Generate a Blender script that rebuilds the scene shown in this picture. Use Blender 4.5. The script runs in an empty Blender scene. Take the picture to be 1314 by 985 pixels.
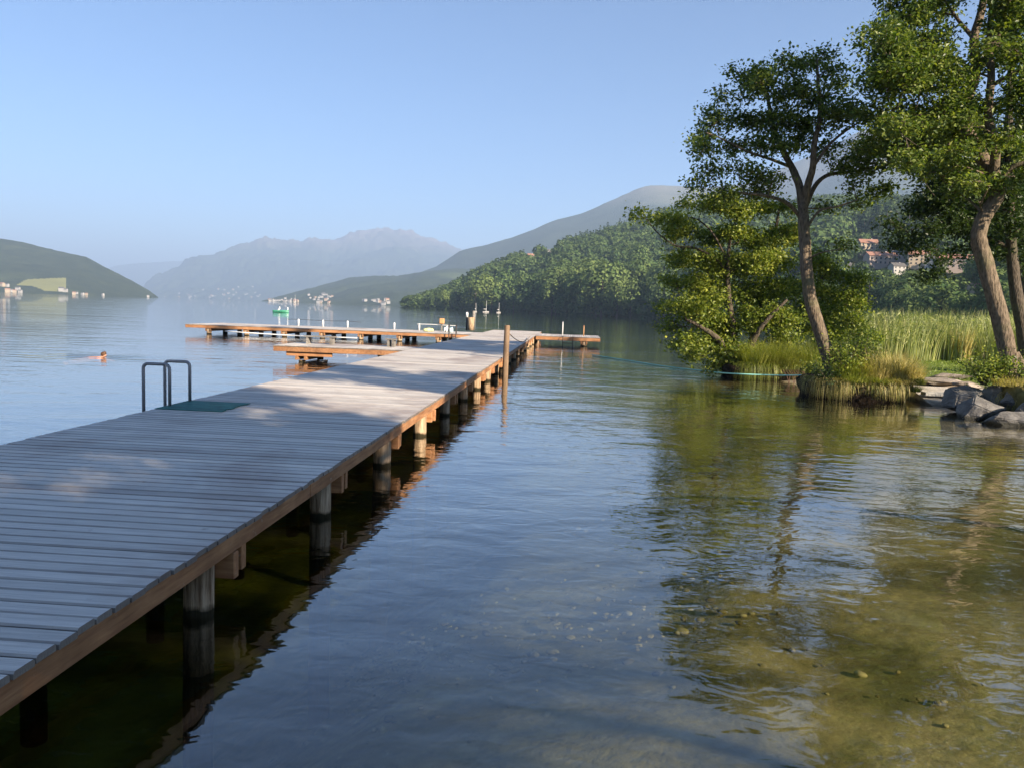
import bpy, bmesh, math, random
import numpy as np
from mathutils import Vector, Matrix, noise as mnoise
R = math.radians
random.seed(7); rng = np.random.default_rng(7)
S = bpy.context.scene
COL = S.collection

# ------------------------------------------------------------------ camera
F, CX, CY = 1000.0, 657.0, 492.5          # focal length in pixels of the 1314 px wide photograph
CZ = 2.11
CAM = Vector((0, 0, CZ))
M3 = (Matrix.Rotation(R(4.26), 3, 'Z') @ Matrix.Rotation(R(90 - 5.44), 3, 'X') @ Matrix.Rotation(R(2.0), 3, 'Z'))
cam_d = bpy.data.cameras.new('camera'); cam = bpy.data.objects.new('camera', cam_d); COL.objects.link(cam)
cam_d.sensor_width = 36; cam_d.lens = 36 * F / 1314.0
cam_d.clip_start = 0.05; cam_d.clip_end = 60000
cam.matrix_world = Matrix.Translation(CAM) @ M3.to_4x4()
S.camera = cam

def ray(x, y): return M3 @ Vector(((x - CX) / F, -(y - CY) / F, -1.0))
def at(x, y, d): return CAM + ray(x, y) * d               # point at depth d
def on(x, y, z=0.0):
    r = ray(x, y); return CAM + r * ((z - CZ) / r.z)

# ------------------------------------------------------------------ helpers
def tag(o, label=None, cat=None, group=None, kind=None):
    if label: o['label'] = label
    if cat: o['category'] = cat
    if group: o['group'] = group
    if kind: o['kind'] = kind
    return o
def empty(name, loc=(0, 0, 0), label=None, cat=None, group=None, rz=0.0):
    o = bpy.data.objects.new(name, None); COL.objects.link(o)
    o.location = loc; o.rotation_euler[2] = rz; o.empty_display_size = 0.2
    return tag(o, label, cat, group)
def mesh_np(name, V, Q=None, T=None):
    V = np.asarray(V, dtype=np.float32).reshape(-1, 3)
    Q = np.zeros((0, 4), np.int32) if Q is None else np.asarray(Q, np.int32).reshape(-1, 4)
    T = np.zeros((0, 3), np.int32) if T is None else np.asarray(T, np.int32).reshape(-1, 3)
    me = bpy.data.meshes.new(name)
    me.vertices.add(len(V)); me.vertices.foreach_set('co', V.ravel())
    nl = len(Q) * 4 + len(T) * 3
    me.loops.add(nl); me.loops.foreach_set('vertex_index', np.concatenate([Q.ravel(), T.ravel()]))
    me.polygons.add(len(Q) + len(T))
    st = np.concatenate([np.arange(len(Q)) * 4, len(Q) * 4 + np.arange(len(T)) * 3]).astype(np.int32)
    me.polygons.foreach_set('loop_start', st)
    me.polygons.foreach_set('use_smooth', [False] * (len(Q) + len(T)))
    me.update(calc_edges=True); me.validate()
    return me
class MB:
    def __init__(self): self.V = []; self.Q = []; self.T = []; self.n = 0
    def add(self, V, Q=None, T=None):
        V = np.asarray(V, np.float32).reshape(-1, 3)
        if Q is not None and len(Q): self.Q.append(np.asarray(Q, np.int32).reshape(-1, 4) + self.n)
        if T is not None and len(T): self.T.append(np.asarray(T, np.int32).reshape(-1, 3) + self.n)
        self.V.append(V); self.n += len(V); return self
    def box(self, a, b, rot=None, c=None, bev=0.0):
        a = np.array(a, float); b = np.array(b, float)
        lo, hi = np.minimum(a, b), np.maximum(a, b)
        if bev <= 0:
            V = np.array([[x, y, z] for z in (lo[2], hi[2]) for y in (lo[1], hi[1]) for x in (lo[0], hi[0])])
            Q = [[0, 2, 3, 1], [4, 5, 7, 6], [0, 1, 5, 4], [2, 6, 7, 3], [0, 4, 6, 2], [1, 3, 7, 5]]
            T = None
        else:
            bm = bmesh.new()
            bmesh.ops.create_cube(bm, size=1)
            for v in bm.verts:
                v.co = Vector(((v.co.x + .5) * (hi[0] - lo[0]) + lo[0], (v.co.y + .5) * (hi[1] - lo[1]) + lo[1], (v.co.z + .5) * (hi[2] - lo[2]) + lo[2]))
            bmesh.ops.bevel(bm, geom=bm.edges[:], offset=bev, segments=1, affect='EDGES')
            V = np.array([v.co[:] for v in bm.verts]); bm.verts.index_update()
            Q = [[v.index for v in f.verts] for f in bm.faces if len(f.verts) == 4]
            T = [[v.index for v in f.verts] for f in bm.faces if len(f.verts) == 3]
            bm.free()
        if rot is not None:
            c = np.array(c if c is not None else (lo + hi) / 2)
            V = (V - c) @ np.array(rot).T + c
        return self.add(V, Q, T)
    def tube(self, pts, rad, n=8, cap=True, wob=0.0):
        pts = np.array([tuple(p) for p in pts], float); k = len(pts)
        rad = np.full(k, rad, float) if np.isscalar(rad) else np.array(rad, float)
        tan = np.gradient(pts, axis=0); tan /= np.linalg.norm(tan, axis=1)[:, None] + 1e-9
        ref = np.array([0, 0, 1.0]) if abs(tan[0][2]) < .9 else np.array([1.0, 0, 0])
        u = np.cross(ref, tan[0]); u /= np.linalg.norm(u)
        ang = np.arange(n) / n * 2 * np.pi
        V = []
        for i in range(k):
            u = u - tan[i] * np.dot(u, tan[i]); u /= np.linalg.norm(u) + 1e-9
            w = np.cross(tan[i], u)
            rr = rad[i] * (1 + (wob * rng.uniform(-1, 1, n) if wob else 0))
            V.append(pts[i] + (np.cos(ang) * rr)[:, None] * u + (np.sin(ang) * rr)[:, None] * w)
        V = np.concatenate(V)
        i0 = (np.arange(k - 1)[:, None] * n + np.arange(n)[None]).ravel()
        i1 = (np.arange(k - 1)[:, None] * n + (np.arange(n)[None] + 1) % n).ravel()
        Q = np.stack([i0, i1, i1 + n, i0 + n], 1)
        T = []
        if cap:
            c0 = len(V); V = np.concatenate([V, pts[:1], pts[-1:]])
            for j in range(n):
                T.append([c0, (j + 1) % n, j]); T.append([c0 + 1, (k - 1) * n + j, (k - 1) * n + (j + 1) % n])
        return self.add(V, Q, T)
    def build(self, name, m=None, parent=None, smooth=False, loc=None):
        V = np.concatenate(self.V)
        if loc is not None: V = V - np.array(loc, np.float32)
        me = mesh_np(name, V, np.concatenate(self.Q) if self.Q else None, np.concatenate(self.T) if self.T else None)
        if m: me.materials.append(m)
        if smooth: me.polygons.foreach_set('use_smooth', [True] * len(me.polygons))
        o = bpy.data.objects.new(name, me); COL.objects.link(o)
        if parent is not None: o.parent = parent
        elif loc is not None: o.location = loc
        return o
def copy_tree(o, parent=None):
    c = o.copy(); COL.objects.link(c)
    if parent is not None: c.parent = parent
    for ch in [x for x in o.children]: copy_tree(ch, c)
    return c

# ------------------------------------------------------------------ node materials
class NT:
    def __init__(self, name):
        self.m = bpy.data.materials.new(name); self.m.use_nodes = True
        self.t = self.m.node_tree; self.t.nodes.clear()
        self.out = self.t.nodes.new('ShaderNodeOutputMaterial')
    def n(self, typ, **k):
        nd = self.t.nodes.new(typ)
        for a, v in k.items():
            if a == 'inp':
                for i, x in v.items():
                    if isinstance(x, bpy.types.NodeSocket): self.t.links.new(x, nd.inputs[i])
                    else: nd.inputs[i].default_value = x
            else: setattr(nd, a, v)
        return nd
    def link(self, a, b): self.t.links.new(a, b)
    def coord(self, kind='Object', scale=(1, 1, 1), loc=(0, 0, 0)):
        tc = self.n('ShaderNodeTexCoord')
        mp = self.n('ShaderNodeMapping', inp={0: tc.outputs[kind]})
        mp.inputs['Scale'].default_value = scale; mp.inputs['Location'].default_value = loc
        return mp.outputs[0]
    def noise(self, vec, scale, detail=3, rough=.55, dist=0.0):
        nd = self.n('ShaderNodeTexNoise')
        self.link(vec, nd.inputs['Vector']); nd.inputs['Scale'].default_value = scale
        nd.inputs['Detail'].default_value = detail; nd.inputs['Roughness'].default_value = rough
        nd.inputs['Distortion'].default_value = dist
        return nd.outputs[0]
    def ramp(self, fac, stops):
        nd = self.n('ShaderNodeValToRGB'); self.link(fac, nd.inputs[0])
        el = nd.color_ramp.elements
        while len(el) < len(stops): el.new(0.5)
        for e, (p, c) in zip(el, stops):
            e.position = p; e.color = (*c, 1) if len(c) == 3 else c
        return nd.outputs[0]
    def math(self, op, a, b=None, c=None, clamp=False):
        nd = self.n('ShaderNodeMath', operation=op, use_clamp=clamp)
        for i, x in enumerate((a, b, c)):
            if x is None: continue
            if isinstance(x, bpy.types.NodeSocket): self.link(x, nd.inputs[i])
            else: nd.inputs[i].default_value = x
        return nd.outputs[0]
    def mix(self, fac, a, b, mode='MIX'):
        nd = self.n('ShaderNodeMix', data_type='RGBA', blend_type=mode)
        for i, x in ((0, fac), (6, a), (7, b)):
            if isinstance(x, bpy.types.NodeSocket): self.link(x, nd.inputs[i])
            else: nd.inputs[i].default_value = x if i == 0 else ((*x, 1) if len(x) == 3 else x)
        return nd.outputs[2]
    def bump(self, h, dist, strength=1.0):
        nd = self.n('ShaderNodeBump'); self.link(h, nd.inputs['Height'])
        nd.inputs['Distance'].default_value = dist; nd.inputs['Strength'].default_value = strength
        return nd.outputs[0]
    def principled(self, col, rough=.7, bump=None, spec=.4, metal=0.0):
        p = self.n('ShaderNodeBsdfPrincipled')
        for key, x in (('Base Color', col), ('Roughness', rough), ('Specular IOR Level', spec), ('Metallic', metal)):
            if isinstance(x, bpy.types.NodeSocket): self.link(x, p.inputs[key])
            else: p.inputs[key].default_value = (*x, 1) if key == 'Base Color' else x
        if bump is not None: self.link(bump, p.inputs['Normal'])
        self.link(p.outputs[0], self.out.inputs[0]); return p
def simple(name, col, rough=.6, var=.25, scale=8, spec=.4, metal=0.0, bump=0.0):
    t = NT(name); v = t.coord('Object'); f = t.noise(v, scale, 4)
    a = tuple(c * (1 - var) for c in col); b = tuple(min(1, c * (1 + var)) for c in col)
    c = t.ramp(f, [(.3, a), (.7, b)])
    t.principled(c, rough, t.bump(f, bump) if bump else None, spec, metal)
    return t.m
def island(t): return t.n('ShaderNodeNewGeometry').outputs['Random Per Island']

def mat_deck():
    t = NT('weathered_deck_boards'); v = t.coord('Object')
    vs = t.coord('Object', (1.2, 30, 10))
    isl = island(t)
    grain = t.noise(vs, 2.2, 5, .65)
    stain = t.noise(v, .55, 4, .6, .4)
    blot = t.noise(v, 5.5, 3, .6)
    base = t.ramp(isl, [(0, (.36, .325, .295)), (.12, (.46, .43, .39)), (.5, (.53, .495, .45)), (.88, (.59, .55, .50)), (1, (.70, .64, .56))])
    g = t.ramp(grain, [(.3, (.72, .70, .70)), (.62, (1.06, 1.06, 1.05))])
    c = t.mix(1.0, base, g, 'MULTIPLY')
    red = t.ramp(stain, [(.50, (0, 0, 0)), (.66, (1, 1, 1))])
    c = t.mix(t.math('MULTIPLY', red, .55), c, (.17, .105, .085))
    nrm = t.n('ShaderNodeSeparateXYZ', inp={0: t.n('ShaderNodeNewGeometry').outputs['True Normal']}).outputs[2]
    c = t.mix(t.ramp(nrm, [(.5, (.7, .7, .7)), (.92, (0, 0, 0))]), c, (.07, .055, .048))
    fine = t.noise(t.coord('Object', (5, 22, 5)), 3.2, 3, .6)
    c = t.mix(t.ramp(fine, [(.66, (0, 0, 0)), (.74, (.5, .5, .5))]), c, (.10, .08, .07))
    kn = t.ramp(blot, [(.68, (1, 1, 1)), (.76, (.62, .58, .55))])
    c = t.mix(1.0, c, kn, 'MULTIPLY')
    rough = t.math('MULTIPLY_ADD', stain, -.2, .64)
    t.principled(c, rough, t.bump(grain, .003), .5)
    return t.m
def mat_timber(name, lo, hi, axis=0, rough=.65):
    t = NT(name); sc = [14, 14, 14]; sc[axis] = 1.2
    v = t.coord('Object', tuple(sc)); w = t.coord('Object')
    g = t.noise(v, 1.6, 5, .62); b = t.noise(w, 1.3, 4, .6); sp = t.noise(w, 14, 3, .6)
    c = t.ramp(g, [(.28, lo), (.66, hi)])
    c = t.mix(t.ramp(b, [(.42, (0, 0, 0)), (.68, (.6, .6, .6))]), c, tuple(x * .5 for x in lo))
    c = t.mix(t.ramp(sp, [(.66, (0, 0, 0)), (.73, (.55, .55, .55))]), c, (.40, .33, .26))
    t.principled(c, rough, t.bump(g, .004), .35)
    return t.m
def mat_pile():
    t = NT('pile_wood'); v = t.coord('Object', (16, 16, 1.4)); w = t.coord('Object')
    g = t.noise(v, 1.5, 5, .65)
    c = t.ramp(g, [(.36, (.15, .095, .055)), (.52, (.40, .285, .185)), (.68, (.58, .44, .30))])
    pos = t.n('ShaderNodeNewGeometry').outputs['Position']
    z = t.n('ShaderNodeSeparateXYZ', inp={0: pos}).outputs[2]
    zz = t.math('ADD', z, t.math('MULTIPLY', t.noise(w, 9, 3), .10))
    wet = t.ramp(zz, [(.09, (1, 1, 1)), (.13, (0, 0, 0))])       # algae line just above the water
    c = t.mix(t.math('MULTIPLY', wet, .97), c, (.022, .020, .011))
    t.principled(c, .9, t.bump(g, .018), .08)
    return t.m
def mat_bark(name, a, b):
    t = NT(name); v = t.coord('Object', (7, 7, 1.6)); w = t.coord('Object')
    g = t.noise(v, 2.6, 6, .7, .5)
    vo = t.n('ShaderNodeTexVoronoi'); t.link(t.coord('Object', (16, 16, 5)), vo.inputs['Vector']); vo.inputs['Scale'].default_value = 1.3
    h = t.math('ADD', g, t.math('MULTIPLY', vo.outputs[0], .6))
    c = t.ramp(h, [(.4, a), (1.0, b)])
    l = t.noise(w, 1.4, 3)
    c = t.mix(t.ramp(l, [(.55, (0, 0, 0)), (.7, (.45, .45, .45))]), c, (.10, .115, .05))
    t.principled(c, .85, t.bump(h, .035), .2)
    return t.m
def mat_leaf(name, dark, mid, light, trans=.35):
    t = NT(name); r = island(t); v = t.coord('Object')
    big = t.noise(v, .55, 2)
    f = t.math('ADD', t.math('MULTIPLY', r, .6), t.math('MULTIPLY', big, .45))
    c = t.ramp(f, [(.2, dark), (.5, mid), (.85, light)])
    p = t.n('ShaderNodeBsdfPrincipled'); t.link(c, p.inputs['Base Color'])
    p.inputs['Roughness'].default_value = .45; p.inputs['Specular IOR Level'].default_value = .35
    tr = t.n('ShaderNodeBsdfTranslucent'); t.link(t.mix(1.0, c, (1.5, 1.6, .6), 'MULTIPLY'), tr.inputs[0])
    mx = t.n('ShaderNodeMixShader', inp={0: trans, 1: p.outputs[0], 2: tr.outputs[0]})
    t.link(mx.outputs[0], t.out.inputs[0])
    return t.m
def mat_far_leaf(name, dark, light):
    t = NT(name); oi = t.n('ShaderNodeObjectInfo').outputs['Random']
    v = t.coord('Object'); f = t.noise(v, .35, 2)
    f = t.math('ADD', t.math('MULTIPLY', f, .45), t.math('ADD', t.math('MULTIPLY', oi, .3), t.math('MULTIPLY', island(t), .3)))
    c = t.ramp(f, [(.25, dark), (.8, light)])
    d = t.n('ShaderNodeBsdfDiffuse'); t.link(c, d.inputs[0])
    tr = t.n('ShaderNodeBsdfTranslucent'); t.link(c, tr.inputs[0])
    mx = t.n('ShaderNodeMixShader', inp={0: .25, 1: d.outputs[0], 2: tr.outputs[0]})
    t.link(mx.outputs[0], t.out.inputs[0]); return t.m

M = {}
M['deck'] = mat_deck()
M['fascia'] = mat_timber('edge_beam_timber', (.20, .085, .038), (.47, .245, .115), 1)
M['beam'] = mat_timber('cross_beam_timber', (.27, .115, .05), (.54, .28, .13), 0)
M['beam_y'] = mat_timber('stringer_timber', (.20, .09, .042), (.40, .215, .105), 1)
M['pile'] = mat_pile()
M['bark'] = mat_bark('alder_bark', (.045, .034, .024), (.20, .155, .11))
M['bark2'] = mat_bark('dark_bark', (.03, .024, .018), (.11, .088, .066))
M['leaf'] = mat_leaf('alder_leaf', (.027, .056, .014), (.088, .136, .026), (.21, .245, .048))
M['leaf_bush'] = mat_leaf('bush_leaf', (.055, .095, .016), (.16, .21, .032), (.32, .34, .06))
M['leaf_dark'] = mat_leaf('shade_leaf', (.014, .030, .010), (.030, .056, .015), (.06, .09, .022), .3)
M['straw'] = mat_leaf('dry_grass', (.22, .19, .06), (.40, .34, .12), (.60, .50, .22), .3)
M['grass'] = mat_leaf('bank_grass', (.075, .105, .016), (.18, .215, .035), (.34, .33, .08), .4)
M['reed'] = mat_leaf('reed_leaf', (.14, .18, .07), (.28, .32, .13), (.48, .47, .23), .35)
M['metal'] = simple('galvanised_tube', (.24, .235, .245), .45, .15, 30, .5, .3)
M['rope_g'] = simple('green_rope', (.30, .66, .56), .7, .15, 40)
M['rope_b'] = simple('hemp_rope', (.22, .15, .09), .8, .2, 40)
M['rope_w'] = simple('white_rope', (.75, .75, .74), .6, .08, 40)
M['post'] = mat_timber('mooring_post_wood', (.12, .075, .045), (.27, .185, .12), 2, .85)
M['white'] = simple('white_paint', (.78, .78, .76), .45, .06, 10)
M['green_p'] = simple('green_paint', (.045, .24, .15), .4, .12, 6)
M['dark'] = simple('dark_steel', (.03, .03, .033), .5, .2, 10)
M['mat_g'] = simple('green_mat', (.028, .13, .115), .75, .35, 6, .3, 0, .01)
M['wood_grey'] = mat_timber('grey_bench_wood', (.12, .11, .10), (.30, .28, .25), 0)
M['soil'] = simple('bank_soil', (.014, .010, .007), .95, .5, 5, .1, 0, .1)
M['skin'] = simple('skin', (.48, .25, .17), .5, .1, 10)
M['hair'] = simple('brown_hair', (.09, .045, .022), .6, .3, 40)
M['yellow'] = simple('pale_yellow_plastic', (.62, .62, .30), .4, .1, 10)
M['cyan'] = simple('pale_blue_plastic', (.52, .68, .70), .4, .1, 10)
M['orange_box'] = simple('varnished_box_wood', (.52, .29, .13), .5, .2, 10)
M['roof_r'] = simple('red_roof', (.30, .155, .105), .8, .2, 2)
M['roof_d'] = simple('grey_roof', (.10, .095, .09), .8, .2, 2)
M['house_w'] = simple('white_render', (.36, .35, .33), .8, .08, 1)
M['house_c'] = simple('cream_render', (.38, .31, .22), .8, .08, 1)
M['house_p'] = simple('pale_pink_render', (.36, .29, .25), .8, .08, 1)
M['glass'] = simple('dark_window_glass', (.03, .035, .045), .15, .2, 1, .6)
def mat_rock(name, lo, hi):
    t = NT(name); v = t.coord('Object'); f = t.noise(v, 3.0, 7, .65, .3); g = t.noise(v, 26, 4, .7)
    c = t.ramp(f, [(.3, lo), (.7, hi)])
    c = t.mix(t.ramp(g, [(.62, (0, 0, 0)), (.7, (.6, .6, .6))]), c, tuple(x * 1.5 for x in hi))
    pz = t.n('ShaderNodeSeparateXYZ', inp={0: t.n('ShaderNodeNewGeometry').outputs['Position']}).outputs[2]
    wet = t.ramp(t.math('ADD', pz, t.math('MULTIPLY', f, .12)), [(.10, (.8, .8, .8)), (.17, (0, 0, 0))])
    c = t.mix(wet, c, (.03, .03, .02))
    t.principled(c, .85, t.bump(t.math('ADD', f, t.math('MULTIPLY', g, .25)), .06), .25); return t.m
M['rock'] = mat_rock('grey_boulder', (.075, .07, .065), (.25, .24, .225))
M['slab'] = mat_rock('flat_stone', (.20, .165, .13), (.36, .31, .26))
M['cliff'] = mat_rock('cliff_stone', (.16, .13, .12), (.34, .28, .25))
M['concrete'] = mat_rock('slipway_concrete', (.34, .31, .27), (.50, .46, .41))

# ------------------------------------------------------------------ world, sun, render
SUN_AZ, SUN_EL = 129.0, 24.5
sd = Vector((math.sin(R(SUN_AZ)) * math.cos(R(SUN_EL)), math.cos(R(SUN_AZ)) * math.cos(R(SUN_EL)), math.sin(R(SUN_EL))))
W = bpy.data.worlds.new('World'); S.world = W; W.use_nodes = True
nt = W.node_tree; nt.nodes.clear()
sky = nt.nodes.new('ShaderNodeTexSky'); sky.sky_type = 'NISHITA'; sky.sun_disc = False
sky.sun_elevation = R(SUN_EL); sky.sun_rotation = R(SUN_AZ); sky.altitude = 600; sky.air_density = 1.0; sky.dust_density = 0.0; sky.ozone_density = 6.0
bg = nt.nodes.new('ShaderNodeBackground'); bg.inputs[1].default_value = 0.05
wo = nt.nodes.new('ShaderNodeOutputWorld')
nt.links.new(sky.outputs[0], bg.inputs[0]); nt.links.new(bg.outputs[0], wo.inputs[0])
sl = bpy.data.lights.new('sun', 'SUN'); sl.energy = 5.0; sl.angle = R(.53); sl.color = (1.0, .84, .64)
so = bpy.data.objects.new('sun', sl); COL.objects.link(so); so.rotation_euler = sd.to_track_quat('Z', 'Y').to_euler(); so.location = (30, -20, 40)
S.render.engine = 'CYCLES'
S.view_settings.view_transform = 'Standard'; S.view_settings.look = 'None'
S.view_settings.gamma = 1; S.view_settings.exposure = 1.8
c = S.cycles
c.max_bounces = 6; c.diffuse_bounces = 2; c.glossy_bounces = 3; c.transmission_bounces = 4; c.transparent_max_bounces = 12; c.volume_bounces = 0
c.use_denoising = True
try: c.denoiser = 'OPENIMAGEDENOISE'; c.denoising_input_passes = 'RGB_ALBEDO_NORMAL'
except Exception: pass
c.sample_clamp_indirect = 4; c.caustics_reflective = False; c.caustics_refractive = False
c.use_adaptive_sampling = True; c.adaptive_threshold = 0.012

# ------------------------------------------------------------------ near ground and lake bed (one sheet)
SHORE = np.array([(7.5, -60), (7.5, -14), (8.2, -4), (9.4, 5), (10.6, 12), (10.2, 16.9), (9.4, 18.8), (10.5, 20.8), (10.3, 23.0), (7.8, 24.1),
                  (7.6, 25.6), (7.2, 27.5), (6.1, 28.2), (6.4, 30.5), (8.5, 33.4), (13, 42), (22, 62), (40, 100), (70, 170), (90, 260)], float)
def shore_sd(X, Y):
    X = np.asarray(X, float); Y = np.asarray(Y, float)
    d = np.full(X.shape, 1e9)
    for a, b in zip(SHORE[:-1], SHORE[1:]):
        ab = b - a; t = np.clip(((X - a[0]) * ab[0] + (Y - a[1]) * ab[1]) / (ab @ ab), 0, 1)
        d = np.minimum(d, np.hypot(X - a[0] - t * ab[0], Y - a[1] - t * ab[1]))
    xs = np.interp(Y, SHORE[:, 1], SHORE[:, 0])
    return np.where(X > xs, d, -d)
def ground_z(X, Y):
    s = shore_sd(X, Y)
    land = np.interp(s, [0, .5, 1.5, 3, 6, 40], [0, .10, .30, .46, .55, .9])
    bed = -np.interp(-s, [0, 1, 4, 8, 11, 14, 30, 80, 200], [0, .12, .38, .75, 1.5, 3.4, 5, 9, 18])
    return np.where(s > 0, land, bed)
def vnoise(X, Y, sc, seed=0.0, oct=4):
    X = np.asarray(X, float); out = np.empty(X.shape)
    Xf, Yf, of = X.ravel(), np.asarray(Y, float).ravel(), out.ravel()
    for i in range(len(Xf)):
        of[i] = mnoise.fractal(Vector((Xf[i] * sc + seed, Yf[i] * sc, seed * .7)), 1.0, 2.0, oct)
    return of.reshape(X.shape)
def grid(xs, ys):
    X, Y = np.meshgrid(xs, ys); nx, ny = len(xs), len(ys)
    i = (np.arange(ny - 1)[:, None] * nx + np.arange(nx - 1)[None]).ravel()
    return X, Y, np.stack([i, i + 1, i + 1 + nx, i + nx], 1)
xs = np.concatenate([np.linspace(-200, -20, 20)[:-1], np.linspace(-20, -3, 35)[:-1], np.linspace(-3, 16, 96)[:-1], np.linspace(16, 320, 50)])
ys = np.concatenate([np.linspace(-60, -6, 22)[:-1], np.linspace(-6, 34, 160)[:-1], np.linspace(34, 100, 60)[:-1], np.linspace(100, 260, 25)])
X, Y, Q = grid(xs, ys)
Z = ground_z(X, Y) + vnoise(X, Y, .5, 3, 4) * .07 + np.where(shore_sd(X, Y) < -2, vnoise(X, Y, .22, 8, 3) * .12, 0)
t = NT('ground_earth_and_bed'); v = t.coord('Object')
pz = t.n('ShaderNodeSeparateXYZ', inp={0: t.n('ShaderNodeNewGeometry').outputs['Position']}).outputs[2]
n1 = t.noise(v, .8, 6, .6); n2 = t.noise(v, 7, 4, .6); n3 = t.noise(v, 22, 3, .6)
bedc = t.ramp(n1, [(.33, (.20, .16, .072)), (.66, (.42, .34, .17))])
vo = t.n('ShaderNodeTexVoronoi'); t.link(v, vo.inputs['Vector']); vo.inputs['Scale'].default_value = 5.5
bedc = t.mix(t.ramp(vo.outputs[0], [(.16, (.55, .55, .55)), (.28, (0, 0, 0))]), bedc, (.32, .28, .19))
bedc = t.mix(t.ramp(n2, [(.5, (0, 0, 0)), (.75, (.5, .5, .5))]), bedc, (.05, .046, .018))
lg = t.noise(v, .42, 4, .6, .6)
bedc = t.mix(t.ramp(lg, [(.42, (.8, .8, .8)), (.56, (0, 0, 0))]), bedc, (.07, .065, .025))
bedc = t.mix(t.ramp(lg, [(.6, (0, 0, 0)), (.7, (.6, .6, .6))]), bedc, (.44, .39, .24))
grass = t.ramp(n2, [(.3, (.075, .12, .018)), (.7, (.16, .20, .04))])
sand = t.ramp(n3, [(.3, (.26, .21, .15)), (.7, (.42, .35, .27))])
zz = t.math('ADD', pz, t.math('MULTIPLY', t.math('SUBTRACT', n1, .5), .25))
landc = t.mix(t.ramp(zz, [(.30, (0, 0, 0)), (.42, (1, 1, 1))]), sand, grass)
cc = t.mix(t.ramp(t.math('ADD', pz, .5), [(.49, (0, 0, 0)), (.53, (1, 1, 1))]), bedc, landc)
t.principled(cc, .9, t.bump(n2, .02), .15)
me = mesh_np('ground', np.stack([X, Y, Z], -1), Q); me.materials.append(t.m)
me.polygons.foreach_set('use_smooth', [True] * len(me.polygons))
g = bpy.data.objects.new('ground', me); COL.objects.link(g); g['kind'] = 'structure'
# loose stones lying on the bed: nobody could count them
mb = MB(); rsb = np.random.default_rng(77)
bm = bmesh.new(); bmesh.ops.create_icosphere(bm, subdivisions=2, radius=1); IV = np.array([v.co[:] for v in bm.verts]); IT = np.array([[v.index for v in f.verts] for f in bm.faces]); bm.free()
cl = rsb.uniform((-3.5, 2), (9.5, 17), (26, 2))
for k in range(2600):
    q = cl[rsb.integers(0, 26)] + rsb.normal(0, .8, 2) if k % 3 else rsb.uniform((-4, 1.5), (10, 18), 2)
    if shore_sd(np.array([q[0]]), np.array([q[1]]))[0] > -.3: continue
    r = .014 + .034 * rsb.uniform() ** 3; ph = rsb.uniform(0, 6.28, 3); V = IV * (r * rsb.uniform(.7, 1.3, 3)) * np.array([1.25, 1, .5]) * (1 + .13 * np.sin(IV @ rsb.normal(0, 2.2, 3) + ph[0]) + .09 * np.sin(IV @ rsb.normal(0, 3.5, 3) + ph[1]))[:, None]; a = rsb.uniform(0, 6.28)
    V = np.stack([V[:, 0] * math.cos(a) - V[:, 1] * math.sin(a), V[:, 0] * math.sin(a) + V[:, 1] * math.cos(a), V[:, 2]], 1)
    mb.add(V + np.array([q[0], q[1], float(ground_z(np.array([q[0]]), np.array([q[1]]))[0]) + .004]), None, IT)
t = NT('bed_stone'); c0 = t.ramp(island(t), [(0, (.08, .065, .03)), (.6, (.21, .17, .085)), (1, (.32, .265, .15))]); t.principled(c0, .9, None, .15)
o = mb.build('bed_stones', t.m, None, True); o['kind'] = 'stuff'; tag(o, 'loose stones lying on the shallow lake bed', 'stones')
# deep lake bed far out
mb = MB(); mb.add([(-14000, -4000, -28), (16000, -4000, -28), (16000, 22000, -28), (-14000, 22000, -28)], [[0, 1, 2, 3]])
o = mb.build('lake_bed', simple('deep_bed_silt', (.05, .05, .03), .95, .2, .1)); o['kind'] = 'structure'

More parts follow.
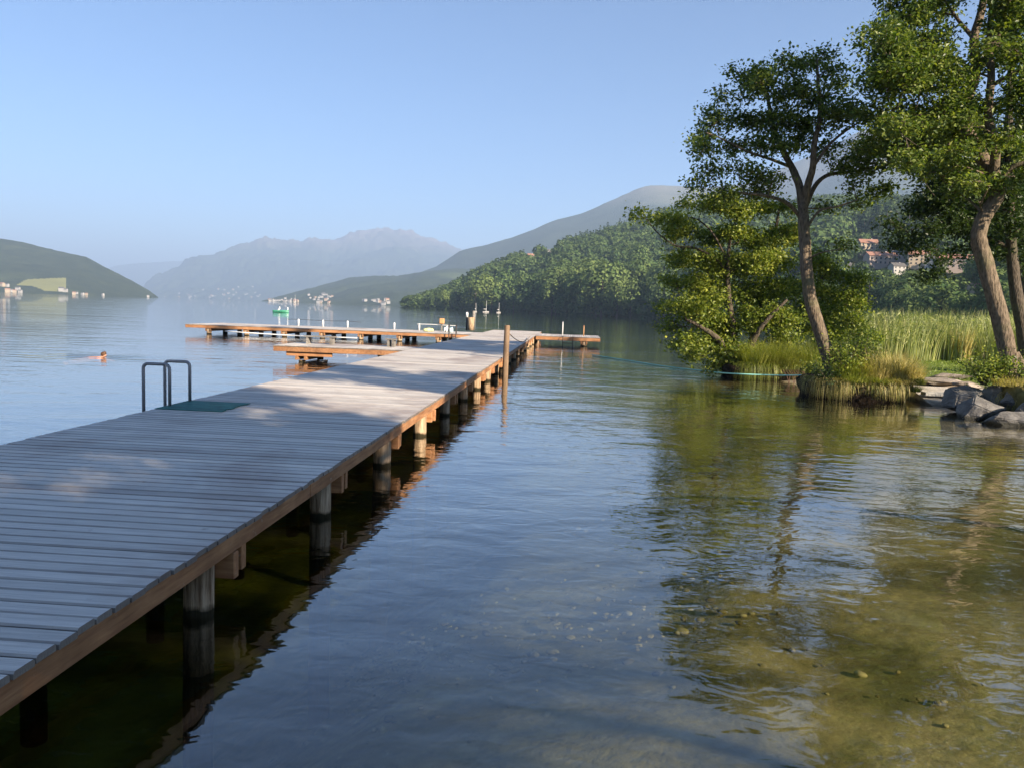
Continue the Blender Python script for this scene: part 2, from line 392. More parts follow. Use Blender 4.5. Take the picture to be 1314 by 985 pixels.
# ------------------------------------------------------------------ water
SWIM = on(126, 458.5, 0)
def mat_water():
    t = NT('lake_water'); v = t.coord('Object')
    w1 = t.coord('Object', (.55, 1.0, 1)); w2 = t.coord('Object', (1, 1.5, 1), (3, 7, 0))
    wind = t.ramp(t.noise(t.coord('Object', (.05, .11, 1)), 1.0, 3), [(.32, (.25, .25, .25)), (.68, (1, 1, 1))])
    a = t.noise(w1, .95, 2, .5, .5)
    b = t.noise(w2, 3.6, 2, .5, .6)
    d = t.noise(w1, 11, 2, .5, .3)
    h = t.math('ADD', t.math('MULTIPLY', a, .042), t.math('MULTIPLY', b, .0095))
    h = t.math('ADD', h, t.math('MULTIPLY', d, .0010))
    h = t.math('MULTIPLY', h, wind)
    pos = t.n('ShaderNodeNewGeometry').outputs['Position']
    rel = t.n('ShaderNodeVectorMath', operation='SUBTRACT', inp={0: pos, 1: (SWIM.x - .3, SWIM.y, 0.0)}).outputs[0]
    sw = t.n('ShaderNodeSeparateXYZ', inp={0: rel})
    rr = t.n('ShaderNodeVectorMath', operation='LENGTH', inp={0: t.n('ShaderNodeVectorMath', operation='MULTIPLY', inp={0: rel, 1: (.22, 1.0, 1.0)}).outputs[0]}).outputs['Value']
    ring = t.math('MULTIPLY', t.math('SINE', t.math('MULTIPLY', rr, 10.0)), t.math('EXPONENT', t.math('MULTIPLY', rr, -1.9)))
    h = t.math('ADD', h, t.math('MULTIPLY', ring, .03))
    bp = t.bump(h, 1.0, 1.0)
    inc = t.n('ShaderNodeNewGeometry').outputs['Incoming']
    dt = t.n('ShaderNodeVectorMath', operation='DOT_PRODUCT', inp={0: bp, 1: inc}).outputs['Value']
    sch = t.math('POWER', t.math('SUBTRACT', 1.0, t.math('ABSOLUTE', dt), None, True), 3.3)
    fac = t.math('MULTIPLY_ADD', sch, .92, .08)
    gl = t.n('ShaderNodeBsdfGlossy'); gl.inputs['Roughness'].default_value = .02; gl.inputs[0].default_value = (1, 1, 1, 1); t.link(bp, gl.inputs['Normal'])
    tr = t.n('ShaderNodeBsdfTransparent'); tr.inputs[0].default_value = (.97, .98, .97, 1)
    mx = t.n('ShaderNodeMixShader', inp={0: fac, 1: tr.outputs[0], 2: gl.outputs[0]})
    t.link(mx.outputs[0], t.out.inputs[0])
    va = t.n('ShaderNodeVolumeAbsorption'); va.inputs['Color'].default_value = (.56, .60, .22, 1); va.inputs['Density'].default_value = .36
    t.link(va.outputs[0], t.out.inputs['Volume'])
    return t.m
mb = MB(); mb.box((-13000, -3500, -27), (15000, 21000, 0))
o = mb.build('water', mat_water()); o['kind'] = 'structure'

# ------------------------------------------------------------------ the jetty and piers
DZ = .56
def boards_x(mb, x0, x1, y0, y1, pitch=.144, gap=.015, th=.035):
    y = y0
    while y < y1 - .02:
        w = min(pitch - gap, y1 - y)
        jx0, jx1 = rng.uniform(-.008, .006, 2)
        dz = rng.uniform(-.0025, .0025); tl = rng.uniform(-.0025, .0025)
        V = []
        for (xx, e) in ((x0 + jx0, -1), (x1 + jx1, 1)):
            zt = DZ + dz + tl * e; b = .010
            V += [(xx, y, zt - th), (xx, y, zt - b), (xx, y + b, zt), (xx, y + w - b, zt), (xx, y + w, zt - b), (xx, y + w, zt - th)]
        Qs = [[i, (i + 1) % 6, 6 + (i + 1) % 6, 6 + i] for i in range(6)] + [[0, 5, 4, 1], [1, 4, 3, 2], [6, 7, 10, 11], [7, 8, 9, 10]]
        mb.add(V, [q[::-1] for q in Qs]); y += pitch
def boards_y(mb, x0, x1, y0, y1, pitch=.144, gap=.015, th=.035):
    m2 = MB(); boards_x(m2, y0, y1, x0, x1, pitch, gap, th)
    V = np.concatenate(m2.V)[:, [1, 0, 2]]; Qs = np.concatenate(m2.Q)[:, ::-1]
    mb.add(V, Qs)
def pile(parent, x, y, r=.1, top=.37, bot=-3.0, lean=0.0, name='pile', cut=None):
    b = MB(); n = 14; k = 9
    zs = np.linspace(bot, top, k)
    dx, dy = rng.uniform(-.02, .02, 2)
    b.tube([(x + dx * (1 - (z - bot) / (top - bot)) * 2, y + dy * (1 - (z - bot) / (top - bot)) * 2, z) for z in zs], [r * (1.06 - .06 * i / k) for i in range(k)], n, True, .025)
    return b.build(name, M['pile'], parent, True)

XL, XR, Y0, Y1 = -5.77, -2.23, -4.0, 57.5
J = empty('jetty', (0, 0, 0), 'long weathered plank jetty running out from the lower left, on log piles', 'jetty')
b = MB(); boards_x(b, XL, XR, Y0, Y1); b.build('deck', M['deck'], J)
y = Y0; segs = [Y0, 2.62, 6.6, 10.6, 14.6, 18.6, 22.6, 26.6, 30.6, 34.6, 38.6, 42.6, 46.6, 50.6, 54.6, Y1]
for a0, a1 in zip(segs[:-1], segs[1:]):
    for xx, s in ((XR, 1), (XL, -1)):
        if s == 1 and 48.0 < (a0 + a1) / 2 < 52.5: continue
        b = MB(); off = rng.uniform(-.004, .004)
        b.box((xx - s * .075 + off, a0 + .004, DZ - .037 - .125), (xx - s * .012 + off, a1 - .004, DZ - .037), bev=.006)
        b.build('edge_beam', M['fascia'], J)
bent = [4.92 + 2.54 * k for k in (-3, *range(0, 21))]
for i, yb in enumerate(bent):
    for dy in (.10, .29):
        b = MB(); e = rng.uniform(-.02, .02)
        b.box((XL + .10, yb + dy, DZ - .164 - .185), (XR - .015 + e, yb + dy + .075, DZ - .164), bev=.006)
        b.build('cross_beam', M['beam'], J)
    for xx in (XR - .20, XL + .25):
        pile(J, xx, yb, .108 + rng.uniform(-.012, .014), DZ - .17, -2.6 if yb < 30 else -5)
for xx in (XR - .75, (XL + XR) / 2 + .35, XL + .8):
    b = MB(); b.box((xx - .05, Y0 + .1, DZ - .038 - .155), (xx + .05, Y1 - .1, DZ - .038)); b.build('stringer', M['beam_y'], J)

# left long pier
PL = empty('pier', (0, 0, 0), 'long narrow wooden pier across the end of the jetty, reaching out to the left', 'pier')
px0, px1, py0, py1 = -23.2, XL - .02, 45.3, 50.1
b = MB(); boards_y(b, px0, px1, py0, py1, .142); b.build('deck', M['deck'], PL)
for (yy, s) in ((py0, 1), (py1, -1)):
    b = MB(); b.box((px0 + .01, yy + s * .015, DZ - .037 - .17), (px1, yy + s * .08, DZ - .037), bev=.006); b.build('edge_beam', M['beam'], PL)
b = MB(); b.box((px0 + .012, py0 + .085, DZ - .2), (px0 + .075, py1 - .085, DZ - .037)); b.build('edge_beam', M['fascia'], PL)
for k in range(7):
    xp = -21.8 + 2.33 * k
    for dx in (-.16, .11):
        b = MB(); b.box((xp + dx, py0 + .03, DZ - .21 - .17), (xp + dx + .07, py1 - .03, DZ - .21), bev=.006); b.build('cross_beam', M['beam_y'], PL)
    for yy in (py0 + .22, 47.7, py1 - .25): pile(PL, xp, yy, .145, .36, -5)
# right short pier
PR = empty('pier', (0, 0, 0), 'short wooden pier stub jutting right from the end of the jetty', 'pier')
qx0, qx1, qy0, qy1 = XR + .02, 1.75, 48.0, 52.6
b = MB(); boards_y(b, qx0, qx1, qy0, qy1, .142); b.build('deck', M['deck'], PR)
for (yy, s) in ((qy0, 1), (qy1, -1)):
    b = MB(); b.box((qx0, yy + s * .015, DZ - .037 - .2), (qx1 - .01, yy + s * .09, DZ - .037), bev=.006); b.build('edge_beam', M['beam'], PR)
b = MB(); b.box((qx1 - .08, qy0 + .095, DZ - .22), (qx1 - .012, qy1 - .095, DZ - .037)); b.build('edge_beam', M['fascia'], PR)
for dx in (-.2, .13):
    b = MB(); b.box((.75 + dx, qy0 + .03, DZ - .24 - .2), (.75 + dx + .08, qy1 - .03, DZ - .24), bev=.006); b.build('cross_beam', M['beam_y'], PR)
for yy in (qy0 + .22, qy1 - .3): pile(PR, .78, yy, .15, .34, -5)
# side platform
PS = empty('platform', (0, 0, 0), 'small wooden bathing platform on a trestle at the left side of the jetty', 'platform')
sx0, sx1, sy0, sy1 = -10.55, XL - .02, 26.9, 29.4
b = MB(); boards_y(b, sx0, sx1, sy0, sy1, .142); b.build('deck', M['deck'], PS)
for (yy, s) in ((sy0, 1), (sy1, -1)):
    b = MB(); b.box((sx0 + .01, yy + s * .012, DZ - .037 - .17), (sx1, yy + s * .08, DZ - .037), bev=.006); b.build('edge_beam', M['fascia'], PS)
for yy in (sy0 + .10, sy1 - .21):
    b = MB(); b.box((sx0 + .45, yy, DZ - .209 - .15), (sx0 + 2.1, yy + .11, DZ - .209), bev=.006); b.build('corbel', M['beam'], PS)
for dx in (.80, 1.12):
    b = MB(); b.box((sx0 + dx, sy0 + .02, DZ - .362 - .13), (sx0 + dx + .09, sy1 - .02, DZ - .362), bev=.006); b.build('cross_beam', M['beam_y'], PS)
for yy in (sy0 + .2, sy1 - .3): pile(PS, sx0 + 1.0, yy, .12, .06, -4)
for xx in (-7.2,):
    pile(PS, xx, sy1 - .3, .12, .34, -4)
# low benches on the platform
def bench(x, y, w, d, h, label):
    o = empty('bench', (x, y, DZ), label, 'bench', 'benches on the bathing platform')
    s = MB(); k = max(2, int(d / .12))
    for i in range(k): s.box((-w / 2, -d / 2 + i * d / k, h - .04), (w / 2, -d / 2 + (i + 1) * d / k - .012, h))
    s.build('seat', M['wood_grey'], o)
    for sx in (-1, 1):
        l = MB(); l.box((sx * (w / 2 - .12) - .04, -d / 2 + .03, .003), (sx * (w / 2 - .12) + .04, d / 2 - .03, h - .042)); l.build('leg', M['wood_grey'], o)
bench(-9.45, 28.8, 1.15, .45, .3, 'low grey plank bench at the outer end of the bathing platform')
bench(-6.75, 28.9, .42, .42, .3, 'small grey plank stool beside the long jetty on the platform')

# mooring post, rope
cp = on(647, 482.5, 0)
MP = empty('mooring_post', (0, 0, 0), 'tall round mooring post at the right edge of the jetty halfway out', 'post')
b = MB(); b.tube([(-2.09, 24.85, -3), (-2.085, 24.86, -.5), (-2.08, 24.87, .7), (-2.07, 24.88, 1.56), (-2.07, 24.88, 1.60)], [.10, .098, .094, .09, .08], 16, True, .02); b.build('post', M['post'], MP, True)
def sag(a, bb, s, n=16): 
    a, bb = Vector(a), Vector(bb); return [tuple(a.lerp(bb, i / n) - Vector((0, 0, s * 4 * (i / n) * (1 - i / n)))) for i in range(n + 1)]
b = MB(); b.tube(sag((-2.02, 24.95, 1.36), (-2.3, 42.9, DZ + .10), .28), .016, 6)
tag(b.build('mooring_rope', M['rope_b'], None, True), 'thin brown rope slanting from the tall mooring post to the jetty corner', 'rope')
# green rope across to the bank
pts = [on(760, 455.6, .03), on(800, 461.5, .03), on(850, 469.5, .03), on(900, 475.5, .06), at(935, 479, 25.6), at(980, 481, 24.8), at(1012, 481.5, 24.2), at(1040, 481, 23.6)]
pts = [tuple(p) for p in pts]
fine = []
P = [np.array(p) for p in pts]
for i in range(len(P) - 1):
    p0, p1, p2, p3 = P[max(0, i - 1)], P[i], P[i + 1], P[min(len(P) - 1, i + 2)]
    for k in range(8):
        u = k / 8; fine.append(.5 * ((2 * p1) + (-p0 + p2) * u + (2 * p0 - 5 * p1 + 4 * p2 - p3) * u * u + (-p0 + 3 * p1 - 3 * p2 + p3) * u ** 3))
fine.append(P[-1])
b = MB(); b.tube(fine, .022, 6); tag(b.build('barrier_rope', M['rope_g'], None, True), 'turquoise green rope stretched low over the water from pier to grassy bank', 'rope')
# white rope under the long pier
b = MB(); b.tube(sag((-20.6, 45.1, .22), (-12.6, 45.1, .12), .05), .035, 8); tag(b.build('white_rope', M['rope_w'], None, True), 'thick white rope strung low along the front piles of the long pier', 'rope')

# ladder
L = empty('ladder', (-5.8, 10.98, DZ), 'galvanised bathing ladder with two bent tube handrails on the jetty edge', 'ladder')
for yy in (10.68, 11.27):
    b = MB(); xi, xo, zt = -5.70, -6.09, DZ + .60; r = .07
    p = [(xi, yy, DZ - .0)]
    p += [(xi, yy, zt - r)] + [(xi - r + r * math.cos(a), yy, zt - r + r * math.sin(a)) for a in np.linspace(0, math.pi / 2, 6)[1:]]
    p += [(xo + r + r * math.cos(a), yy, zt - r + r * math.sin(a)) for a in np.linspace(math.pi / 2, math.pi, 6)] + [(xo, yy, -.9)]
    p = [(x + 5.8, y - 10.98, z - DZ) for x, y, z in p]
    b.tube(p, .0235, 10); b.build('handrail', M['metal'], L, True)
for z in (.3, .02, -.26, -.54):
    b = MB(); b.box((-6.12 + 5.8, 10.705 - 10.98, z - DZ), (-6.04 + 5.8, 11.245 - 10.98, z - DZ + .03)); b.build('rung', M['metal'], L)
b = MB()
for i in range(7): b.box((-5.75, 10.36 + i * .142, DZ + .005), (-4.80 + rng.uniform(-.03, .03), 10.36 + i * .142 + .138, DZ + .014))
tag(b.build('mat', M['mat_g']), 'dark green non-slip mat lying on the deck beside the bathing ladder', 'mat')

# things on the far piers
for k, xx in enumerate((383, 414.6, 446, 506, 538)):
    d = 49.7 / ray(xx, 418).y; p = at(xx, 418, d)
    b = MB(); b.tube([(0, 0, 0), (0, 0, .42), (0, 0, .44)], [.055, .055, .03], 8); o = b.build('white_post', M['white'], None, True); o.location = (p.x, 49.7, DZ)
    tag(o, 'short white post on the far edge of the long pier', 'post', 'white posts along the long pier')
    if k == 0: xa = p.x
    if k == 2: xb = p.x
b = MB(); b.tube([(xa - .8, 49.7, DZ + .40)] + sag((xa, 49.76, DZ + .42), (xb, 49.76, DZ + .42), .03, 8) + [(xb + .9, 49.7, DZ + .38)], .014, 5)
tag(b.build('rail_rope', M['dark'], None, True), 'thin dark rope slung between the white posts of the long pier', 'rope')
# box on post
p = at(567, 420, 50.0)
o = empty('life_ring_box', (p.x, 49.6, DZ), 'small square wooden box on a thin post on the pier', 'box')
b = MB(); b.box((-.04, -.04, 0), (.04, .04, .47)); b.build('post', M['wood_grey'], o)
b = MB(); b.box((-.15, -.15, .472), (.15, .15, .82), bev=.03); b.build('box', M['orange_box'], o)
b = MB(); b.tube([(-1.6, 0, .40), (-.8, 0, .41), (.95, 0, .38)], .02, 6); b.build('rail', M['rope_w'], o)
def bundle(px, w, h, m, label, nm, lobes):
    p = at(px, 422, 47.5); b = MB()
    for i in range(lobes):
        c0 = np.array([rng.uniform(-.4, .4) * w, rng.uniform(-.2, .2), h * .35]); bm = bmesh.new(); bmesh.ops.create_icosphere(bm, subdivisions=2, radius=1)
        sx, sy, sz = w * rng.uniform(.25, .4), .18, h * rng.uniform(.35, .65)
        V = [(v.co.x * sx + c0[0], v.co.y * sy + c0[1], max(0.002, v.co.z * sz + c0[2])) for v in bm.verts]
        T = [[v.index for v in f.verts] for f in bm.faces]; b.add(V, None, T); bm.free()
    o = b.build(nm, m, None, True); o.location = (p.x, 47.8, DZ); tag(o, label, 'bag')
bundle(548, .5, .28, M['yellow'], 'pale yellow bundle lying on the long pier', 'beach_bag', 4)
bundle(570.6, .24, .42, M['white'], 'white upright bundle on the pier below the wooden box', 'beach_bag', 3)
bundle(576.3, .22, .38, M['cyan'], 'pale blue bundle on the pier left of the dark pier ladder', 'beach_bag', 3)
# small ladder handrails on the left pier and on the right pier
def small_ladder(x, y, up, label, w=.5):
    o = empty('pier_ladder', (x, y, DZ), label, 'ladder')
    for s in (-1, 1):
        b = MB(); b.tube([(s * w / 2, .15, 0), (s * w / 2, .15, up - .04), (s * w / 2, .10, up), (s * w / 2, -.05, up), (s * w / 2, -.1, up - .04), (s * w / 2, -.1, -1.0)], .024, 6); b.build('handrail', M['dark'], o)
    for z in (-.15, -.4, -.65):
        b = MB(); b.box((-w / 2 + .025, -.12, z), (w / 2 - .025, -.08, z + .035)); b.build('rung', M['dark'], o)
xx = at(584, 425, 46.5).x
small_ladder(xx, 45.2, .55, 'thin dark bathing ladder on the near edge of the long pier', .42)
xx = at(728.5, 440, 48.5).x
small_ladder(xx, 47.9, .02, 'dark bathing ladder hanging under the short right pier', .62)
for px, h, m, lab in ((722, .86, M['white'], 'thin white pole standing on the short right pier'), (748.5, .70, M['orange_box'], 'thin bare wooden pole standing on the short right pier')):
    p = at(px, 428, 51.5); b = MB(); b.tube([(0, 0, 0), (0, 0, h * .6), (0, 0, h)], [.035, .03, .022], 8); o = b.build('pole', m, None, True); o.location = (p.x, 51.0 if px < 730 else 50.2, DZ); tag(o, lab, 'pole')
# big bollard group
p = at(604.5, 424, 54.5)
o = empty('bollard', (p.x, 54.0, DZ), 'thick flared timber bollard at the far end of the jetty', 'bollard')
b = MB(); b.tube([(0, 0, 0), (0, 0, .3), (0, 0, .85), (0, 0, .9)], [.20, .21, .26, .24], 14, True, .03); b.build('post', M['pile'], o, True)
b = MB(); b.tube([(.12, .45, 0), (.12, .45, 1.3), (.12, .45, 1.36)], [.11, .105, .08], 12); o = b.build('mooring_post', M['wood_grey'], None, True); o.location = (p.x, 54.0, DZ); tag(o, 'grey round post rising behind the thick bollard', 'post')
o = empty('capped_post', (p.x - .30, 54.1, DZ), 'thin dark post with a white cap left of the bollard', 'post')
b = MB(); b.tube([(0, 0, 0), (0, 0, .90)], .06, 10); b.build('post', M['dark'], o, True)
b = MB(); b.tube([(0, 0, .90), (0, 0, 1.18), (0, 0, 1.25)], [.085, .085, .05], 12); b.build('cap', M['white'], o, True)

# ------------------------------------------------------------------ foliage machinery
def leaves_np(C, size, up=.35, rn=rng, aspect=.62, out=None):
    n = len(C)
    nr = rn.normal(size=(n, 3)); nr[:, 2] = np.abs(nr[:, 2]) + up
    if out is not None: nr = out + .38 * rn.normal(size=(n, 3))
    nr /= np.linalg.norm(nr, axis=1)[:, None]
    a = rn.normal(size=(n, 3)); a -= nr * np.sum(a * nr, 1)[:, None]; a /= np.linalg.norm(a, axis=1)[:, None]
    b2 = np.cross(nr, a); s = (size * rn.uniform(.5, 1.35, n))[:, None]
    fold = nr * s * .12
    v0 = C - a * s * .5; v1 = C + b2 * s * aspect * .5 + fold + a * s * .05; v2 = C + a * s * .5; v3 = C - b2 * s * aspect * .5 + fold + a * s * .05
    V = np.stack([v0, v1, v2, v3], 1).reshape(-1, 3)
    return V, np.arange(n * 4).reshape(n, 4)
class Tree:
    def __init__(self, depth): self.d = depth; self.w = MB(); self.tw = MB(); self.sk = []; self.L = []
    def P(self, x, y, dd=0.0): return np.array(at(x, y, self.d + dd))
    def limb(self, pts, r0, r1, n=10, wob=.06, sub=4):
        P = [self.P(*p) for p in pts]; F_ = []
        for i in range(len(P) - 1):
            p0, p1, p2, p3 = P[max(0, i - 1)], P[i], P[i + 1], P[min(len(P) - 1, i + 2)]
            for k in range(sub):
                u = k / sub; F_.append(.5 * ((2 * p1) + (-p0 + p2) * u + (2 * p0 - 5 * p1 + 4 * p2 - p3) * u * u + (-p0 + 3 * p1 - 3 * p2 + p3) * u ** 3))
        F_.append(P[-1]); F_ = np.array(F_); k = len(F_)
        rad = np.linspace(r0, r1, k)
        self.w.tube(F_, rad, n, True, wob)
        for p, r in zip(F_, rad): self.sk.append((*p, r))
        return self
    def flare(self, x, y, r, h, dd=0):       # root flare
        p = self.P(x, y, dd)
        for a in np.linspace(0, 6.28, 6)[:-1] + .4:
            q = p + np.array([math.cos(a), math.sin(a), 0]) * r * 1.9
            self.w.tube([p + np.array([0, 0, h]), p * .45 + q * .55 + np.array([0, 0, h * .3]), q + np.array([0, 0, -.12])], [r * .55, r * .45, r * .12], 7, False, .08)
    def pads(self, pads, dens=1.0, leaf=.085, flat=.62, sub_r=.24, per=46, branch=.03):
        f = self.d / F; sk = np.array(self.sk)
        items = []
        for p in pads:
            x, y, r = p[:3]; dd = p[3] if len(p) > 3 else rng.uniform(-.8, .8)
            items.append((self.P(x, y, dd), r * f))
        base = sk[:, :3].mean(0)
        items.sort(key=lambda it: np.min(np.linalg.norm(sk[:, :3] - it[0], axis=1)))
        for c0, r in items:
            sk = np.array(self.sk)
            dv = c0 - sk[:, :3]; dist = np.linalg.norm(dv, axis=1) + 1.2 * np.maximum(0, -dv[:, 2] + .1) + np.where(sk[:, 3] < .012, .5, 0)
            j = int(np.argmin(dist)); a = sk[j, :3]; ra = min(sk[j, 3] * .6, branch)
            ln = np.linalg.norm(c0 - a); mid = a * .5 + c0 * .5 + np.array([*rng.uniform(-.12, .12, 2), rng.uniform(-.02, .16)]) * ln
            pts = [a, a * .6 + mid * .4 + rng.normal(size=3) * .03 * ln, mid, mid * .45 + c0 * .55 + rng.normal(size=3) * .03 * ln, c0]
            rad = np.linspace(max(ra, .012), .008, 5); self.w.tube(pts, rad, 6, False)
            for q, rr in zip(pts, rad): self.sk.append((*q, rr))
            nsub = max(4, int(7.5 * dens * (r / .62) ** 2))
            for k in range(nsub):
                u = rng.normal(size=3); u /= np.linalg.norm(u); u *= rng.uniform(.35, 1.05)
                sc = np.array([r, r * 1.1, r * flat]); q = c0 + u * sc
                q[2] -= .10 * abs(u[0]) * r
                m_ = pts[rng.integers(2, 5)]
                self.tw.tube([m_, m_ * .45 + q * .55 + rng.normal(size=3) * .06, q], [.009, .006, .003], 4, False)
                n = int(per * rng.uniform(.55, 1.3))
                g_ = rng.normal(size=(n, 3)) * np.array([sub_r, sub_r, sub_r * .62])
                t_ = rng.uniform(0, 1, n)[:, None]
                C_ = q + g_ * (.55 + .45 * t_) + (m_ - q) * (t_ ** 3) * .7
                self.L.append(C_)
        self.leaf = leaf
        return self
    def build(self, name, label, group=None, leafm=None, bark=None, cat='tree', base=None):
        base = np.array(base if base is not None else self.sk[0][:3], np.float32)
        o = empty(name, base, label, cat, group)
        def sub(mb, nm, m, sm):
            V = np.concatenate(mb.V) - base
            me = mesh_np(nm, V, np.concatenate(mb.Q) if mb.Q else None, np.concatenate(mb.T) if mb.T else None)
            me.materials.append(m); 
            if sm: me.polygons.foreach_set('use_smooth', [True] * len(me.polygons))
            ob = bpy.data.objects.new(nm, me); COL.objects.link(ob); ob.parent = o; return ob
        self.w.V += [v for v in self.tw.V]
        off = self.w.n
        self.w.Q += [q + off for q in self.tw.Q]; self.w.n += self.tw.n
        sub(self.w, 'trunk', bark or M['bark'], True)
        V, Q = leaves_np(np.concatenate(self.L), self.leaf)
        m2 = MB(); m2.add(V, Q); sub(m2, 'crown', leafm or M['leaf'], False)
        return o

# ------------------------------------------------------------------ the leaning alder on the bank
T1 = Tree(22.0)
T1.limb([(1072, 500, 0), (1064, 462, 0), (1049, 415, -.1), (1040, 385, -.2), (1035, 345, -.25), (1033, 315, -.2), (1031, 285, -.2), (1030, 262, -.1)], .195, .14, 16, .06)
T1.flare(1070, 490, .24, .5)
T1.limb([(1030, 264, -.1), (1026, 240, 0), (1016, 215, .2), (1003, 190, .3), (992, 160, .4), (985, 125, .4), (978, 100, .4)], .13, .03)
T1.limb([(1031, 268, -.1), (1036, 240, -.2), (1043, 215, -.4), (1045, 185, -.5), (1052, 150, -.5), (1050, 110, -.4), (1048, 75, -.3)], .12, .03)
T1.limb([(1030, 275, -.1), (1045, 240, .3), (1062, 225, .5), (1085, 222, .7), (1108, 218, .8), (1130, 214, .9), (1150, 207, .9)], .075, .02)
T1.limb([(1031, 285, -.1), (1012, 262, -.3), (985, 252, -.5), (955, 248, -.7), (930, 245, -.8)], .065, .018)
T1.limb([(1016, 215, .2), (990, 205, 0), (960, 195, -.3), (930, 180, -.5), (905, 170, -.6)], .05, .014)
T1.limb([(1032, 300, -.2), (1050, 272, -.5), (1075, 265, -.7), (1100, 257, -.8)], .045, .014)
T1.limb([(1043, 215, -.4), (1065, 185, -.6), (1090, 165, -.6), (1115, 150, -.6)], .05, .014)
T1.limb([(1034, 335, -.25), (1052, 325, -.6), (1078, 320, -.9)], .03, .01)
pads1 = [(1048, 68, 15), (1060, 62, 12), (1030, 82, 20), (1000, 88, 22), (968, 92, 24), (945, 88, 14), (1072, 92, 20), (1085, 112, 22), (985, 115, 24), (1020, 118, 26), (1048, 120, 24), (955, 118, 22), (930, 128, 16),
         (912, 158, 22), (893, 168, 13), (940, 150, 26), (972, 148, 28), (1004, 152, 30), (1036, 155, 28), (1066, 150, 28), (1095, 148, 24), (1120, 150, 18), (1138, 162, 14),
         (888, 190, 12), (908, 195, 20), (938, 188, 26), (968, 186, 28), (998, 190, 26), (1026, 188, 22), (1064, 186, 24), (1096, 188, 24), (1124, 190, 20), (1148, 193, 15),
         (915, 222, 18), (942, 222, 22), (970, 222, 22), (995, 232, 16), (1075, 218, 18), (1100, 215, 22), (1128, 210, 22), (1152, 205, 16), (900, 240, 14), (930, 250, 16), (955, 246, 14), (1090, 245, 16), (1118, 240, 16), (1140, 232, 12), (1064, 262, 11), (1095, 258, 14), (975, 250, 14), (1085, 318, 10)]
pads1 = [(x + rng.uniform(-9, 9), y + rng.uniform(-8, 8), r * rng.uniform(.8, 1.15)) for x, y, r in pads1]
T1.pads(pads1, 2.5, .105, .78, .24, 60)
T1.build('alder_tree', 'slim alder with curved bare trunk leaning over the water from the grassy bank')

# ------------------------------------------------------------------ multi-stemmed alder to its left
T3 = Tree(28.5)
for s in ([(948, 480, 0), (942, 430, 0), (935, 380, -.2), (934, 335, -.3), (938, 300, -.2)], [(960, 482, .3), (968, 420, .5), (985, 360, .6), (995, 300, .7), (1000, 265, .7)],
          [(952, 480, -.2), (965, 440, -.6), (985, 410, -.9), (1010, 385, -1.0)], [(944, 480, 0), (925, 440, -.4), (900, 420, -.7), (880, 410, -.8)], [(968, 482, .4), (1000, 430, .9), (1030, 390, 1.3), (1060, 350, 1.5)]):
    T3.limb(s, .15, .04, 10)
T3.limb([(935, 350, -.2), (915, 330, -.4), (890, 318, -.6), (868, 316, -.8), (845, 300, -.9), (828, 280, -1)], .055, .014)
T3.limb([(935, 340, -.3), (915, 300, -.3), (890, 280, -.2), (865, 285, -.2)], .045, .014)
pads3 = [(822, 272, 9), (838, 276, 12), (858, 280, 17), (882, 288, 18), (905, 262, 18), (930, 264, 20), (885, 262, 12), (955, 275, 18), (985, 262, 17), (1008, 270, 16), (905, 300, 20), (935, 305, 22), (965, 305, 24), (995, 300, 24), (862, 305, 12), (880, 330, 16), (1020, 305, 18),
         (905, 335, 18), (935, 345, 26), (968, 340, 26), (1000, 340, 26), (872, 358, 14), (893, 365, 22), (920, 375, 26), (955, 378, 28), (990, 375, 28), (1020, 365, 22), (852, 385, 10), (872, 392, 20), (900, 402, 26), (935, 410, 28), (970, 412, 28), (1002, 408, 26), (1026, 400, 18),
         (862, 420, 14), (882, 432, 20), (910, 438, 24), (940, 442, 22), (975, 445, 20), (868, 445, 9), (892, 458, 14), (918, 462, 14), (940, 465, 12), (1000, 435, 20),
         (1048, 335, 20, 1.3), (1070, 350, 22, 1.5), (1095, 365, 20, 1.6), (1055, 370, 24, 1.4), (1080, 385, 24, 1.5), (1108, 390, 18, 1.8), (1060, 405, 22, 1.3), (1092, 412, 22, 1.6), (1040, 425, 18, 1.2), (1072, 435, 20, 1.3), (1110, 425, 16, 1.6)]
pads3 = [(p[0] + rng.uniform(-8, 8), p[1] + rng.uniform(-8, 8), p[2] * rng.uniform(.85, 1.15)) + tuple(p[3:]) for p in pads3]
T3.pads(pads3, 2.9, .125, .75, .28, 62)
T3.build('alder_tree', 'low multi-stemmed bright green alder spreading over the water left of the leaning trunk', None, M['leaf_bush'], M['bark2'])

# ------------------------------------------------------------------ big alder at the right edge
T2 = Tree(19.2)
T2.limb([(1302, 500, 0), (1297, 470, 0), (1286, 420, 0), (1273, 370, 0), (1262, 330, 0), (1256, 305, -.05), (1262, 280, -.1), (1277, 257, -.15), (1282, 240, -.15), (1272, 225, -.15)], .205, .155, 18, .07)
T2.flare(1298, 486, .26, .6)
T2.limb([(1276, 230, -.1), (1262, 205, 0), (1248, 180, .1), (1236, 160, .2), (1240, 130, .3), (1252, 95, .4), (1250, 50, .5), (1262, 0, .6), (1258, -60, .7), (1240, -160, .7), (1250, -250, .7)], .17, .06, 12)
T2.limb([(1274, 230, -.15), (1277, 190, -.5), (1268, 150, -.6), (1272, 100, -.6), (1270, 50, -.5), (1275, -20, -.4), (1280, -90, -.2)], .12, .05, 12)
T2.limb([(1274, 245, -.2), (1300, 215, -.5), (1335, 205, -.8), (1370, 180, -1.0)], .08, .03)
T2.limb([(1238, 150, .2), (1205, 145, -.2), (1170, 150, -.5), (1140, 155, -.7)], .07, .02)
T2.limb([(1262, 205, 0), (1225, 190, .5), (1190, 185, .8), (1160, 190, 1.0)], .06, .02)
